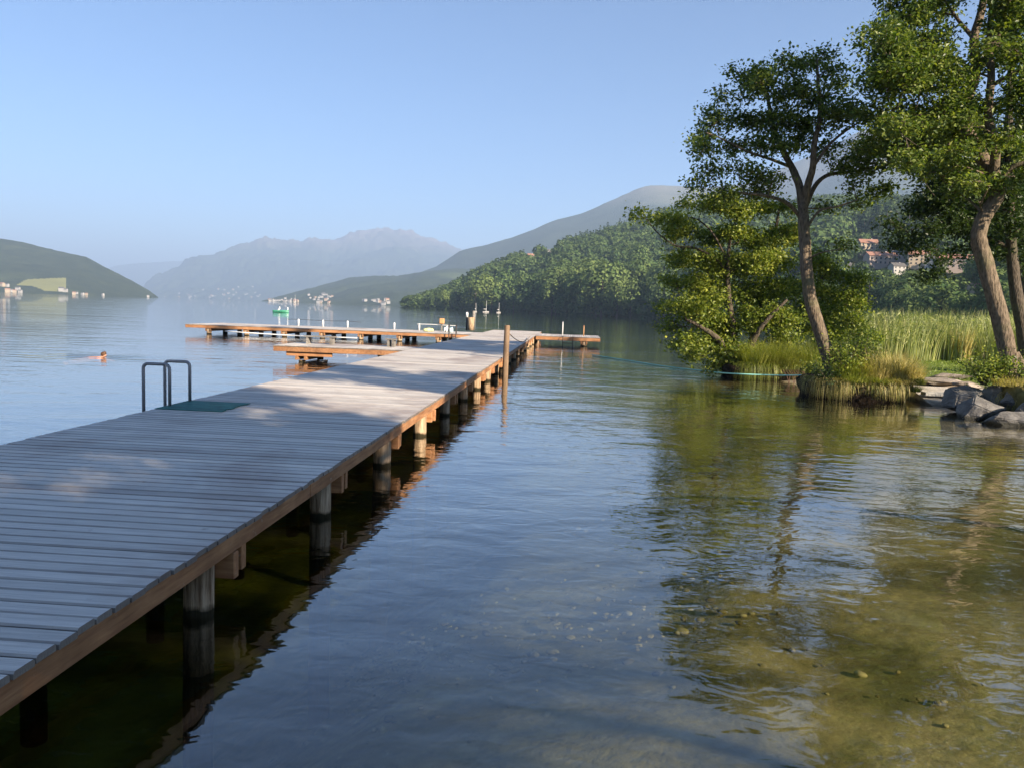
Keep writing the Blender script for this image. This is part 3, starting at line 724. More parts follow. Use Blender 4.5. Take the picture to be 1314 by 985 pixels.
T2.limb([(1252, 95, .4), (1225, 75, .2), (1195, 60, -.1), (1165, 45, -.3)], .06, .02)
T2.limb([(1250, 50, .5), (1225, 20, .7), (1200, -20, .8)], .06, .02)
T2.limb([(1270, 60, -.5), (1300, 20, -.8), (1330, -20, -1)], .06, .02)
T2.limb([(1272, 110, -.6), (1310, 90, -1.0), (1350, 70, -1.4)], .06, .02)
T2.limb([(1262, 275, -.1), (1245, 258, .3), (1222, 242, .8)], .04, .012)
pads2 = []
for (x0, x1, y0, y1, n, r0, r1) in ((1135, 1330, -90, 20, 26, 20, 30), (1125, 1320, 15, 80, 26, 16, 26), (1125, 1330, 75, 140, 32, 16, 26), (1110, 1330, 135, 200, 32, 14, 24), (1150, 1330, 195, 245, 12, 12, 20), (1320, 1460, -80, 240, 26, 24, 36), (1080, 1450, -330, -90, 44, 24, 36)):
    for k in range(n):
        pads2.append((rng.uniform(x0, x1), rng.uniform(y0, y1), rng.uniform(r0, r1), rng.uniform(-1.8, 1.8)))
pads2 += [(1132, 32, 10, 0), (1143, 55, 12, 0), (1128, 105, 14, -.3), (1112, 150, 14, -.4), (1120, 175, 12, .3), (1225, 245, 13, .6), (1205, 225, 14, .8)]
T2.pads(pads2, 2.3, .105, .6, .24, 60)
T2.build('alder_tree', 'big alder with thick S-bent trunk on the bank behind the boulders')

# shaded trees behind it
T4 = Tree(25.5)
T4.limb([(1318, 455, 0), (1312, 420, 0), (1303, 370, 0), (1298, 320, 0), (1296, 270, 0), (1294, 200, 0), (1296, 120, 0), (1300, 40, 0)], .22, .09, 12)
T4.limb([(1298, 320, 0), (1265, 305, .2), (1230, 300, .5), (1190, 300, .7)], .07, .02)
T4.limb([(1296, 270, 0), (1255, 260, .2), (1205, 260, .4), (1165, 275, .6)], .07, .02)
T4.limb([(1298, 300, 0), (1330, 280, 0), (1360, 270, 0)], .06, .02)
pads4 = [(rng.uniform(1170, 1330), rng.uniform(150, 300), rng.uniform(15, 22), rng.uniform(-1.2, 1.8)) for k in range(70)]
pads4 += [(1160, 298, 12), (1145, 285, 10), (1175, 312, 14), (1195, 318, 12), (1205, 335, 10), (1198, 350, 6), (1192, 358, 5), (1228, 322, 12), (1250, 320, 12), (1165, 322, 8), (1150, 315, 6), (1270, 318, 12), (1300, 325, 14), (1240, 300, 14), (1310, 345, 10)]
T4.pads(pads4, 2.2, .13, .55, .29, 56)
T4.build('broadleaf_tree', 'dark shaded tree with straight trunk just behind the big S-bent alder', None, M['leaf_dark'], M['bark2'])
T5 = Tree(31)
T5.limb([(1322, 450, 0), (1318, 400, 0), (1314, 340, 0), (1312, 250, 0), (1312, 180, 0)], .2, .1, 10)
pads5 = [(rng.uniform(1240, 1420), rng.uniform(165, 330), rng.uniform(18, 26), rng.uniform(-1.5, 1.5)) for k in range(56)]
T5.pads(pads5, 1.6, .16, .6, .34, 50)
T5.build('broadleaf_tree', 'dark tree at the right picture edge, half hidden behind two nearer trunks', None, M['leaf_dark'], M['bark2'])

# trees on the shore beside and behind the viewer: they throw the dappled shade over the jetty
def shade_tree(x, y, h, cr, zlo, n, seed, label):
    T = Tree(20); rs = np.random.default_rng(seed)
    base = np.array([x, y, .45])
    T.P = lambda *p: np.array(p, float)
    T.limb([(x, y, .2), (x + .1, y + .1, h * .3), (x - .1, y + .1, h * .6), (x + .1, y, h * .92)], .12, .035, 10)
    for k in range(7):
        a = k * .9 + seed; z = zlo + (h - zlo) * k / 8
        T.limb([(x, y, z), (x + math.cos(a) * cr * .4, y + math.sin(a) * cr * .4, z + .5), (x + math.cos(a) * cr * .85, y + math.sin(a) * cr * .85, z + .9)], .07, .015, 6)
    pads = []
    for k in range(n):
        u = rs.normal(size=3); u /= np.linalg.norm(u); u *= rs.uniform(.5, 1) 
        pads.append((x + u[0] * cr, y + u[1] * cr, (zlo + h) / 2 + u[2] * (h - zlo) / 2, 0))
    # pads in metres
    f = T.d / F
    sk = T.sk
    items = [((p[0], p[1], p[2])) for p in pads]
    T.P = lambda a, b, dd: a
    T.pads([(np.array(q), 0, rs.uniform(.5, .85) / f, 0.0) for q in items], 1.3, .20, .6, .36, 46)
    return T.build('alder_tree', label, 'alders on the shore beside the viewer', base=base)
SH = [(10.6, -13.2, 12.2, 2.7, 5.0, 36), (10.4, -9.8, 12.4, 2.8, 5.0, 40), (10.4, -6.0, 13.4, 2.8, 4.8, 50), (10.8, -2.9, 13.6, 2.5, 5.2, 50), (13.0, -6.6, 14.2, 2.7, 6.2, 40), (12.2, 4.6, 13, 2.4, 6.4, 24)]
for i, a in enumerate(SH): shade_tree(*a, 40 + i, 'leafy alder on the near shore whose shade falls on the jetty')

# ------------------------------------------------------------------ banks, tussocks, shrubs, rocks
def mound(name, poly, top, label, cat, seed, m=None, under=.25):
    """earth bank: overhanging side, domed top"""
    rs = random.Random(seed); poly = np.array(poly, float); n = 64
    L_ = np.concatenate([[0], np.cumsum(np.linalg.norm(np.diff(np.vstack([poly, poly[:1]]), axis=0), axis=1))])
    pp = np.vstack([poly, poly[:1]]); s = np.linspace(0, L_[-1], n, endpoint=False)
    ring = np.stack([np.interp(s, L_, pp[:, 0]), np.interp(s, L_, pp[:, 1])], 1)
    for _ in range(2): ring = (ring + np.roll(ring, 1, 0) + np.roll(ring, -1, 0)) / 3
    c0 = ring.mean(0); V = []; prof = [(-.9, .90), (-.25, .90), (.03, .92), (top * .45, .97), (top * .8, 1.0), (top * .97, .93), (top * 1.06, .70), (top * 1.12, .35)]
    for (z, f) in prof:
        for i, q in enumerate(ring):
            nz = mnoise.fractal(Vector((q[0] * 1.7 + seed, q[1] * 1.7, z * 2.2)), 1, 2, 4)
            p = c0 + (q - c0) * (f + .06 * nz); V.append((p[0], p[1], z + .05 * nz))
    k = len(prof); i0 = (np.arange(k - 1)[:, None] * n + np.arange(n)).ravel(); i1 = (np.arange(k - 1)[:, None] * n + (np.arange(n) + 1) % n).ravel()
    Q = np.stack([i0, i1, i1 + n, i0 + n], 1); V.append((c0[0], c0[1], top * 1.14)); T = [[len(V) - 1, (k - 1) * n + i, (k - 1) * n + (i + 1) % n] for i in range(n)]
    mb = MB(); mb.add(V, Q, T); o = mb.build(name, m or M['soil'], None, True); tag(o, label, cat); return o
mound('earth_bank', [(6.55, 21.8), (7.3, 21.35), (8.4, 21.3), (9.1, 21.5), (9.35, 22.3), (9.2, 25.2), (7.4, 25.2), (6.6, 23.4)], .46, 'dark undercut earth bank beneath the leaning alder', 'bank', 2)
mound('earth_bank', [(5.3, 27.1), (6.3, 26.95), (7.4, 27.05), (8.3, 27.0), (9.2, 27.8), (9, 30.9), (6.2, 31.0), (5.3, 28.8)], .46, 'dark undercut earth bank beneath the multi-stemmed alder', 'bank', 5)
mound('earth_bank', [(10.0, 17.9), (11.2, 17.4), (13.5, 17.0), (14.5, 19), (13.5, 21), (11.4, 20.8), (10.2, 19.6)], .78, 'low earth rise around the foot of the big alder', 'bank', 9, simple('dry_turf', (.12, .10, .035), .95, .5, 4, .1, 0, .08))

def blades(mb, n, cx, cy, z0, rad, h, w, lean, rs, droop=.6, zf=None):
    a = rs.uniform(0, 2 * np.pi, n); r = rad * np.sqrt(rs.uniform(0, 1, n))
    bx, by = cx + np.cos(a) * r, cy + np.sin(a) * r
    z0 = np.full(n, z0) if zf is None else zf(bx, by)
    az = a + rs.normal(0, .7, n); hh = h * rs.uniform(.55, 1.15, n); ln = lean * (r / max(rad, 1e-3) * .8 + .3) * rs.uniform(.4, 1.4, n)
    d = np.stack([np.cos(az), np.sin(az)], 1); pr = np.stack([-d[:, 1], d[:, 0]], 1)
    rows = []
    for t_ in (0, .4, .75, 1.0):
        out = ln * hh * t_ ** 1.8; z = z0 + hh * (t_ - droop * ln * t_ ** 3 * .6)
        ww = w * (1 - t_ * .92) * .5
        cxy = np.stack([bx, by], 1) + d * out[:, None]
        rows.append(np.concatenate([cxy + pr * ww, z[:, None]], 1)); rows.append(np.concatenate([cxy - pr * ww, z[:, None]], 1))
    V = np.stack(rows, 1); base = np.arange(n)[:, None] * 8
    Q = np.concatenate([base + np.array([[2 * k, 2 * k + 1, 2 * k + 3, 2 * k + 2]]) for k in range(3)], 0)
    mb.add(V.reshape(-1, 3), Q)
def tussock(px, py, d, rad, h, n, m, label, lean=.7, z=None, name='grass_tussock', cat='grass tussock', group=None):
    p = at(px, py, d); z = p.z if z is None else z
    mb = MB(); blades(mb, n, 0, 0, 0, rad, h, .016, lean, rng, .9)
    o = mb.build(name, m); o.location = (p.x, p.y, z); tag(o, label, cat, group); return o
# straw coloured on the first bank
for k, (x, y, r, h) in enumerate([(1100, 492, .34, .75), (1125, 490, .38, 1.05), (1148, 490, .38, .95), (1165, 494, .34, .75), (1110, 478, .45, .95), (1140, 474, .45, 1.0), (1085, 494, .28, .6), (1168, 502, .26, .55), (1158, 484, .4, .9), (1118, 498, .35, .7), (1142, 499, .35, .6)]):
    tussock(x, y, 21.3 if y > 485 else 22.6, r, h, 420, M['straw'] if k not in (0, 6) else M['grass'], 'tuft of tall straw-yellow grass on the bank under the leaning alder', .65, .48, group='straw grass tufts on the bank')
for k, (x, y, r, h, m) in enumerate([(1098, 497, .3, .35, 'grass'), (1130, 500, .3, .3, 'grass'), (1155, 503, .3, .3, 'straw'), (1176, 500, .2, .3, 'grass'), (1172, 508, .16, .3, 'grass')]):
    tussock(x, y, 20.9, r, h, 260, M[m], 'drooping fringe of grass along the front of the earth bank', 1.3, .50 if k < 4 else .3, group='grass fringe on the bank edge')
for k, (x, y, r, h) in enumerate([(972, 468, .5, 1.1), (990, 462, .5, 1.2), (1005, 470, .45, 1.0), (1012, 478, .35, .8), (958, 462, .35, .8), (1028, 462, .45, 1.2), (1000, 480, .35, .7), (1040, 472, .35, .9), (985, 479, .35, .75), (1022, 476, .35, .8)]):
    tussock(x, y, 26.9 if y > 465 else 27.6, r, h, 460, M['grass'], 'arching yellow-green grass tuft on the bank left of the leaning trunk', .95, .42 if y > 475 else .52, group='yellow-green grass tufts')
def fringe(name, line, n, h, m, label, seed):
    rs = np.random.default_rng(seed); line = np.array(line, float); u = rs.uniform(0, len(line) - 1, n); i = u.astype(int).clip(0, len(line) - 2); w = (u - i)[:, None]
    p = line[i] * (1 - w) + line[i + 1] * w; tg = line[i + 1] - line[i]; tg /= np.linalg.norm(tg, axis=1)[:, None]; out = np.stack([tg[:, 1], -tg[:, 0]], 1)
    az = np.arctan2(out[:, 1], out[:, 0]) + rs.normal(0, .55, n); d = np.stack([np.cos(az), np.sin(az)], 1); pr = np.stack([-d[:, 1], d[:, 0]], 1)
    p = p - out * rs.uniform(-.02, .45, n)[:, None] ** 1.0; clump = .6 + .35 * np.sin(u * 3.1 + seed) + .25 * np.sin(u * 7.3 + 2 * seed)
    hh = h * rs.uniform(.5, 1.2, n) * np.clip(clump + .35, .45, 1.3); z0 = rs.uniform(.30, .52, n); rows = []
    for t_ in (0, .3, .6, .85, 1.0):
        out_ = .85 * hh * (1 - (1 - t_) ** 2) * .8; z = z0 + hh * (1.05 * t_ - 1.75 * t_ ** 2.2) ; ww = .016 * (1 - t_ * .9) * .5
        cxy = p + d * out_[:, None]; rows += [np.concatenate([cxy + pr * ww, z[:, None]], 1), np.concatenate([cxy - pr * ww, z[:, None]], 1)]
    V = np.stack(rows, 1); base = np.arange(n)[:, None] * 10
    Q = np.concatenate([base + np.array([[2 * k, 2 * k + 1, 2 * k + 3, 2 * k + 2]]) for k in range(4)], 0)
    mb = MB(); mb.add(V.reshape(-1, 3), Q); o = mb.build(name, m); o['kind'] = 'stuff'; tag(o, label, 'grass'); return o
fringe('bank_grass', [(6.6, 22.5), (6.7, 21.85), (7.3, 21.45), (8.4, 21.4), (9.05, 21.6), (9.3, 22.3), (9.3, 23.5)], 2600, .40, M['straw'], 'golden grass drooping over the edge of the bank under the leaning alder', 3)
fringe('bank_grass', [(6.6, 22.3), (6.9, 21.75), (7.6, 21.42), (8.6, 21.45), (9.1, 21.7), (9.3, 22.6)], 1700, .36, M['grass'], 'green grass drooping over the edge of the bank under the leaning alder', 4)
fringe('bank_grass', [(5.6, 27.3), (6.3, 27.05), (7.4, 27.15), (8.3, 27.1), (9.0, 27.6)], 3200, .5, M['grass'], 'yellow-green grass drooping over the edge of the bank beneath the multi-stemmed alder', 5)
fringe('bank_grass', [(10.15, 19.6), (10.3, 18.5), (11.0, 18.0), (12.2, 17.7)], 1800, .40, M['straw'], 'dry grass hanging over the earth rise above the boulders', 6)
# hanging roots
b = MB()
for k in range(9):
    p = on(1010 + k * 3.2 + rng.uniform(-1, 1), 487, .12)
    b.tube([(p.x - .1, p.y + .25, .42), (p.x, p.y, .25), (p.x + rng.uniform(-.06, .1), p.y - .12, -.1)], [.016, .013, .007], 5)
tag(b.build('bank_roots', simple('red_roots', (.14, .07, .045), .8, .3, 20), None, True), 'reddish bare alder roots dangling from the bank into the water', 'roots')

def shrub(px, py, d, h, w, n, m, label, leaf=.07, z=None, name='shrub', cat='shrub', group=None):
    p = at(px, py, d); z = p.z if z is None else z
    o = empty(name, (p.x, p.y, z), label, cat, group); st = MB(); L_ = []
    for k in range(max(5, n // 60)):
        a = rng.uniform(0, 6.28); u = rng.uniform(.2, 1) ** .6; hh = h * rng.uniform(.5, 1.05)
        tip = np.array([math.cos(a) * w * u, math.sin(a) * w * u, hh * (1.05 - .45 * u)])
        mid = tip * np.array([.45, .45, .6]); pts = [np.zeros(3) + np.array([tip[0], tip[1], 0]) * .08, mid, tip]
        st.tube(pts, [.012, .008, .003], 5, False)
        m_ = 60; t_ = rng.uniform(.25, 1.05, m_)[:, None]
        c0 = (1 - t_) ** 2 * pts[0] + 2 * t_ * (1 - t_) * mid + t_ ** 2 * tip
        L_.append(c0 + rng.normal(size=(m_, 3)) * .09 * (h / .8))
    st.build('stem', M['bark2'], o, True)
    V, Q = leaves_np(np.concatenate(L_), leaf); mb = MB(); mb.add(V, Q); mb.build('foliage', m, o); return o
shrub(1086, 490, 21.5, 1.35, .62, 2600, M['leaf_bush'], 'leafy dark green bush at the foot of the leaning alder', .075, .45)
shrub(1105, 485, 22.6, 1.5, .5, 1700, M['leaf'], 'darker green bush right behind the foot of the leaning alder', .075, .45)
shrub(1062, 500, 21.2, .75, .40, 1000, M['leaf_dark'], 'low dark bush hanging over the corner of the earth bank', .07, .35)
shrub(1042, 488, 24.5, .8, .45, 900, M['leaf_bush'], 'small leafy bush in the gap between the two earth banks', .07, .3)
shrub(1262, 490, 18.6, .95, .62, 1500, M['leaf_bush'], 'bright leafy bush on the boulders beside the S-bent trunk', .075, .72)
shrub(1300, 470, 18.3, .75, .35, 500, M['leaf'], 'small sprig of leaves in front of the S-bent trunk', .07, .85)
tussock(1305, 500, 18.2, .5, .3, 500, M['straw'], 'short dry grass at the foot of the S-bent trunk', .8, .74)
tussock(1316, 494, 19.5, .5, .3, 400, M['grass'], 'greener dry grass right of the S-bent trunk', .8, .80)

def rock(px, py, d, sx, sy, sz, label, seed, m=None, z=None, rz=0.0, rough=.2, name='boulder', cat='boulder', group=None, tilt=0.0):
    rs = random.Random(seed); bm = bmesh.new()
    pts = []
    for k in range(15):
        v = Vector((rs.gauss(0, 1), rs.gauss(0, 1), rs.gauss(0, 1))).normalized(); v *= rs.uniform(.86, 1.1)
        pts.append(bm.verts.new((v.x * sx, v.y * sy, v.z * sz)))
    ch = bmesh.ops.convex_hull(bm, input=bm.verts[:])
    bmesh.ops.delete(bm, geom=[g_ for g_ in ch['geom_interior'] if isinstance(g_, bmesh.types.BMVert)], context='VERTS')
    bmesh.ops.bevel(bm, geom=bm.edges[:], offset=min(sx, sy, sz) * .07, segments=2, affect='EDGES')
    bmesh.ops.triangulate(bm, faces=bm.faces[:]); bmesh.ops.subdivide_edges(bm, edges=bm.edges[:], cuts=3, use_grid_fill=True)
    for v in bm.verts:
        v.co *= 1 + rough * .55 * mnoise.fractal(v.co * 3.0 + Vector((seed, 0, 0)), 1, 2, 5)
    me = bpy.data.meshes.new(name); bm.to_mesh(me); bm.free(); me.materials.append(m or M['rock'])
    p = at(px, py, d); o = bpy.data.objects.new(name, me); COL.objects.link(o)
    o.location = (p.x, p.y, p.z if z is None else z); o.rotation_euler = (tilt, tilt * .5, rz); tag(o, label, cat, group); return o
rock(1258, 522, 18.0, .62, .55, .36, 'angular grey boulder standing in the water at the front of the pile', 3, z=.16)
rock(1240, 500, 18.9, .60, .55, .42, 'dark rounded boulder at the back left of the pile', 11, z=.34)
rock(1278, 512, 18.6, .55, .5, .40, 'dark grey boulder wedged in the middle of the pile below the leafy bush', 21, z=.30)
rock(1306, 520, 18.0, .50, .45, .34, 'pale-topped boulder at the right of the pile', 16, z=.38)
rock(1303, 540, 17.0, .75, .5, .26, 'low wide grey boulder half under water at the right edge', 8, z=.08)
rock(1340, 520, 17.2, .7, .6, .45, 'grey boulder cut off by the right picture edge', 29, z=.2)
rock(1205, 482, 23.5, .85, .55, .13, 'long flat pale stone tilted at the water inlet', 33, M['slab'], .42, .1, .15, 'flat_stone', 'stone', None, .08)
rock(1222, 478, 24.6, .7, .5, .13, 'flat brownish stone lying behind the long pale one', 37, M['slab'], .48, -.3, .15, 'flat_stone', 'stone', None, -.08)
rock(1180, 486, 23.6, .35, .3, .14, 'small flat stone beside the straw grass at the inlet', 39, M['slab'], .38, .4, .15, 'flat_stone', 'stone')
rock(1240, 484, 22.4, .45, .35, .12, 'small brown stone left of the leafy bush on the boulders', 44, M['slab'], .42, -.2, .15, 'flat_stone', 'stone')
# slipway
b = MB(); b.add([(9.3, 19.9, -.14), (11.3, 19.5, -.14), (11.7, 22.7, .36), (9.6, 23.0, .36), (9.3, 19.9, -.5), (11.3, 19.5, -.5), (11.7, 22.7, -.2), (9.6, 23.0, -.2)], [[0, 1, 2, 3], [4, 7, 6, 5], [0, 4, 5, 1], [1, 5, 6, 2], [2, 6, 7, 3], [3, 7, 4, 0]])
o = b.build('slipway', M['concrete']); tag(o, 'pale concrete slipway running into the water between bank and boulders', 'slipway')
b = MB(); b.box((9.5, 21.55, .20), (11.7, 21.85, .30), bev=.01); tag(b.build('slipway_kerb', M['house_w']), 'white edge strip across the pale concrete slipway', 'kerb')

# reeds: nobody could count them
mb = MB()
def gz(x, y): return ground_z(x, y) - .02
rs2 = np.random.default_rng(5)
for k in range(52):
    cx = rs2.uniform(11.5, 22); cy = rs2.uniform(33.5, 40)
    blades(mb, 130, cx, cy, 0, .9, 2.15, .045, .28, rs2, .4, gz)
    # side leaves
    n = 150; a = rs2.uniform(0, 6.28, n); r = .9 * np.sqrt(rs2.uniform(0, 1, n)); z = rs2.uniform(.6, 2.0, n) + .5
    C_ = np.stack([cx + np.cos(a) * r, cy + np.sin(a) * r, z], 1); V, Q = leaves_np(C_, .42, .1, rs2, .09); mb.add(V, Q)
o = mb.build('reeds', M['reed']); o['kind'] = 'stuff'; tag(o, 'tall green reed bed behind the lawn', 'reeds')
for k, (px, py) in enumerate([(1212, 462), (1222, 463)]):
    p = on(px, py, .55); mb = MB(); blades(mb, 240, 0, 0, 0, .28, 1.45, .035, .25, rng, .4); o = mb.build('reed_clump', M['straw']); o.location = (p.x, p.y - .8 * k, .5); tag(o, 'dry golden reed clump at the front of the green reeds', 'reeds', 'dry reed clumps')
# short lawn grass
mb = MB(); n = 15000
gx = rng.uniform(9.2, 24, n); gy = rng.uniform(22.5, 36, n); s = shore_sd(gx, gy); k = s > 1.6; gx, gy = gx[k], gy[k]
gzv = ground_z(gx, gy)
blades_n = len(gx); a = rng.uniform(0, 6.28, blades_n)
V, Q = leaves_np(np.stack([gx, gy, gzv + .05], 1), .13, -.2, rng, .16); mb.add(V, Q)
o = mb.build('lawn_grass', mat_leaf('lawn_blade', (.09, .14, .02), (.15, .21, .03), (.22, .27, .06), .3)); o['kind'] = 'stuff'; tag(o, 'short sunlit lawn in front of the reeds', 'grass')

# ------------------------------------------------------------------ swimmer
p = SWIM; hd = empty('swimmer', (p.x, p.y, -.06), 'swimmer with wet brown hair, head and shoulders above the water', 'person')
me = bpy.data.meshes.new('body'); bm = bmesh.new()
vs = [(0, 0, -.02), (.10, 0, .05), (.17, 0, .10), (.22, 0, .15), (.24, 0, .21), (-.45, 0, -.06), (-.9, 0, -.14), (.04, .19, .04), (.22, .33, -.05), (.5, .3, -.1), (.04, -.19, .04), (.22, -.33, -.05), (.5, -.3, -.1), (-1.3, .1, -.2), (-1.3, -.1, -.2), (.30, 0, .14)]
es = [(0, 1), (1, 2), (2, 3), (3, 4), (0, 5), (5, 6), (0, 7), (7, 8), (8, 9), (0, 10), (10, 11), (11, 12), (6, 13), (6, 14), (3, 15)]
me.from_pydata(vs, es, []); body = bpy.data.objects.new('body', me); COL.objects.link(body); body.parent = hd; me.materials.append(M['skin'])
md = body.modifiers.new('skin', 'SKIN'); rad = [.14, .07, .06, .095, .07, .14, .12, .07, .05, .035, .07, .05, .035, .06, .06, .035]
for i, r in enumerate(rad): me.skin_vertices[0].data[i].radius = (r, r)
me.skin_vertices[0].data[5].use_root = True
body.modifiers.new('sub', 'SUBSURF').render_levels = 2
bm.free(); b = MB(); bm = bmesh.new(); bmesh.ops.create_icosphere(bm, subdivisions=3, radius=1)
V = [(.205 + v.co.x * .105, v.co.y * .098, .195 + v.co.z * .098 + (0 if v.co.x < .3 else .03)) for v in bm.verts]; T = [[v.index for v in f.verts] for f in bm.faces]; bm.free()
b.add(V, None, T); b.build('hair', M['hair'], hd, True); hd.rotation_euler[2] = R(8); hd.scale = (.88, .88, .88)

# ------------------------------------------------------------------ boats
def hull(mb, L_, B, H, n=14):
    V = []; 
    for i in range(n + 1):
        t_ = i / n; w = B / 2 * min(1, (1 - t_) * 2.6) ** .6 if t_ > .5 else B / 2 * (.75 + .25 * t_ * 2)
        x = -L_ / 2 + L_ * t_; sh = H * (1 + .25 * t_ * t_)
        V += [(x, -w, sh), (x, -w * .8, .02), (x, 0, -.12), (x, w * .8, .02), (x, w, sh), (x, w * .86, sh), (x, w * .7, .12), (x, -w * .7, .12), (x, -w * .86, sh)]
    Q = []
    for i in range(n):
        for j in range(9): Q.append([i * 9 + j, (i + 1) * 9 + j, (i + 1) * 9 + (j + 1) % 9, i * 9 + (j + 1) % 9])
    Q += [[0, 1, 7, 8], [1, 2, 2, 7][:4] if False else [1, 2, 6, 7], [2, 3, 4, 5] if False else [3, 4, 5, 6]]
    T = [[2, 3, 6]]
    mb.add(V, Q, T)
p = on(360.5, 401.3, 0); o = empty('rowing_boat', p, 'small green rowing boat out on the lake beyond the long pier', 'boat'); o.rotation_euler[2] = R(6)
b = MB(); hull(b, 2.9, 1.2, .42); b.build('hull', M['green_p'], o, True)
for xx in (-.7, .5):
    b = MB(); b.box((xx - .12, -.45, .28), (xx + .12, .45, .32)); b.build('thwart', M['wood_grey'], o)
def sitter(px, py, z, rz, label, m):
    e = empty('person', (px, py, z), label, 'person', rz=rz)
    me = bpy.data.meshes.new('body')
    vs = [(0, 0, .08), (0, 0, .32), (0, 0, .52), (0, 0, .62), (.01, 0, .74), (.01, 0, .82), (.35, .1, .1), (.38, .12, -.2), (.35, -.1, .1), (.38, -.12, -.2), (0, .19, .5), (.12, .23, .28), (.3, .15, .2), (0, -.19, .5), (.12, -.23, .28), (.3, -.15, .2)]
    es = [(0, 1), (1, 2), (2, 3), (3, 4), (4, 5), (0, 6), (6, 7), (0, 8), (8, 9), (2, 10), (10, 11), (11, 12), (2, 13), (13, 14), (14, 15)]
    me.from_pydata(vs, es, []); ob = bpy.data.objects.new('body', me); COL.objects.link(ob); ob.parent = e; me.materials.append(m)
    ob.modifiers.new('skin', 'SKIN')
    for i, r in enumerate([.15, .14, .13, .055, .09, .07, .085, .06, .085, .06, .06, .045, .035, .06, .045, .035]): me.skin_vertices[0].data[i].radius = (r, r)
    me.skin_vertices[0].data[0].use_root = True
    ob.modifiers.new('sub', 'SUBSURF').render_levels = 2
    return e
sitter(p.x - .25, p.y, .32, R(180), 'person in a white top sitting in the green rowing boat', M['white'])
b = MB(); b.tube([(0, 0, -.3), (0, 0, .45), (.0, 0, .9), (0, 0, .95)], [.06, .12, .10, .03], 8); ob = b.build('outboard_motor', M['white'], o, True); ob.location = (1.25, 0, .1)
def yacht(px, py, L_, mast, label, dist, rz):
    r = ray(px, 400); d = dist / r.y; q = at(px, 400, d); o = empty('sailing_boat', (q.x, q.y, 0), label, 'sailing boat', 'sailing boats moored by the wooded shore', rz)
    b = MB(); hull(b, L_, L_ * .3, L_ * .13); b.build('hull', M['house_w'], o, True)
    b = MB(); b.box((-L_ * .2, -L_ * .08, L_ * .12), (L_ * .12, L_ * .08, L_ * .2), bev=.1); b.build('cabin', M['house_w'], o)
    b = MB(); b.tube([(L_ * .05, 0, .2), (L_ * .05, 0, mast)], [.09, .05], 6); b.build('mast', M['white'], o)
    b = MB(); b.tube([(L_ * .04, 0, 1.7), (-L_ * .38, 0, 1.75)], .12, 6); b.build('boom', M['white'], o)
yacht(610.5, 398, 2.8, 5, 'small moored white sailing boat, leftmost of the row by the wooded shore', 440, R(70))
yacht(623.5, 398, 3.6, 6.4, 'moored white sailing boat, largest of the row by the wooded shore', 430, R(25))
yacht(640, 398, 3.0, 5.4, 'small moored white sailing boat, rightmost of the row by the wooded shore', 425, R(50))
yacht(378.5, 398, 3.2, 7.5, 'tiny white sailing boat with bare mast off the far village', 560, R(80))

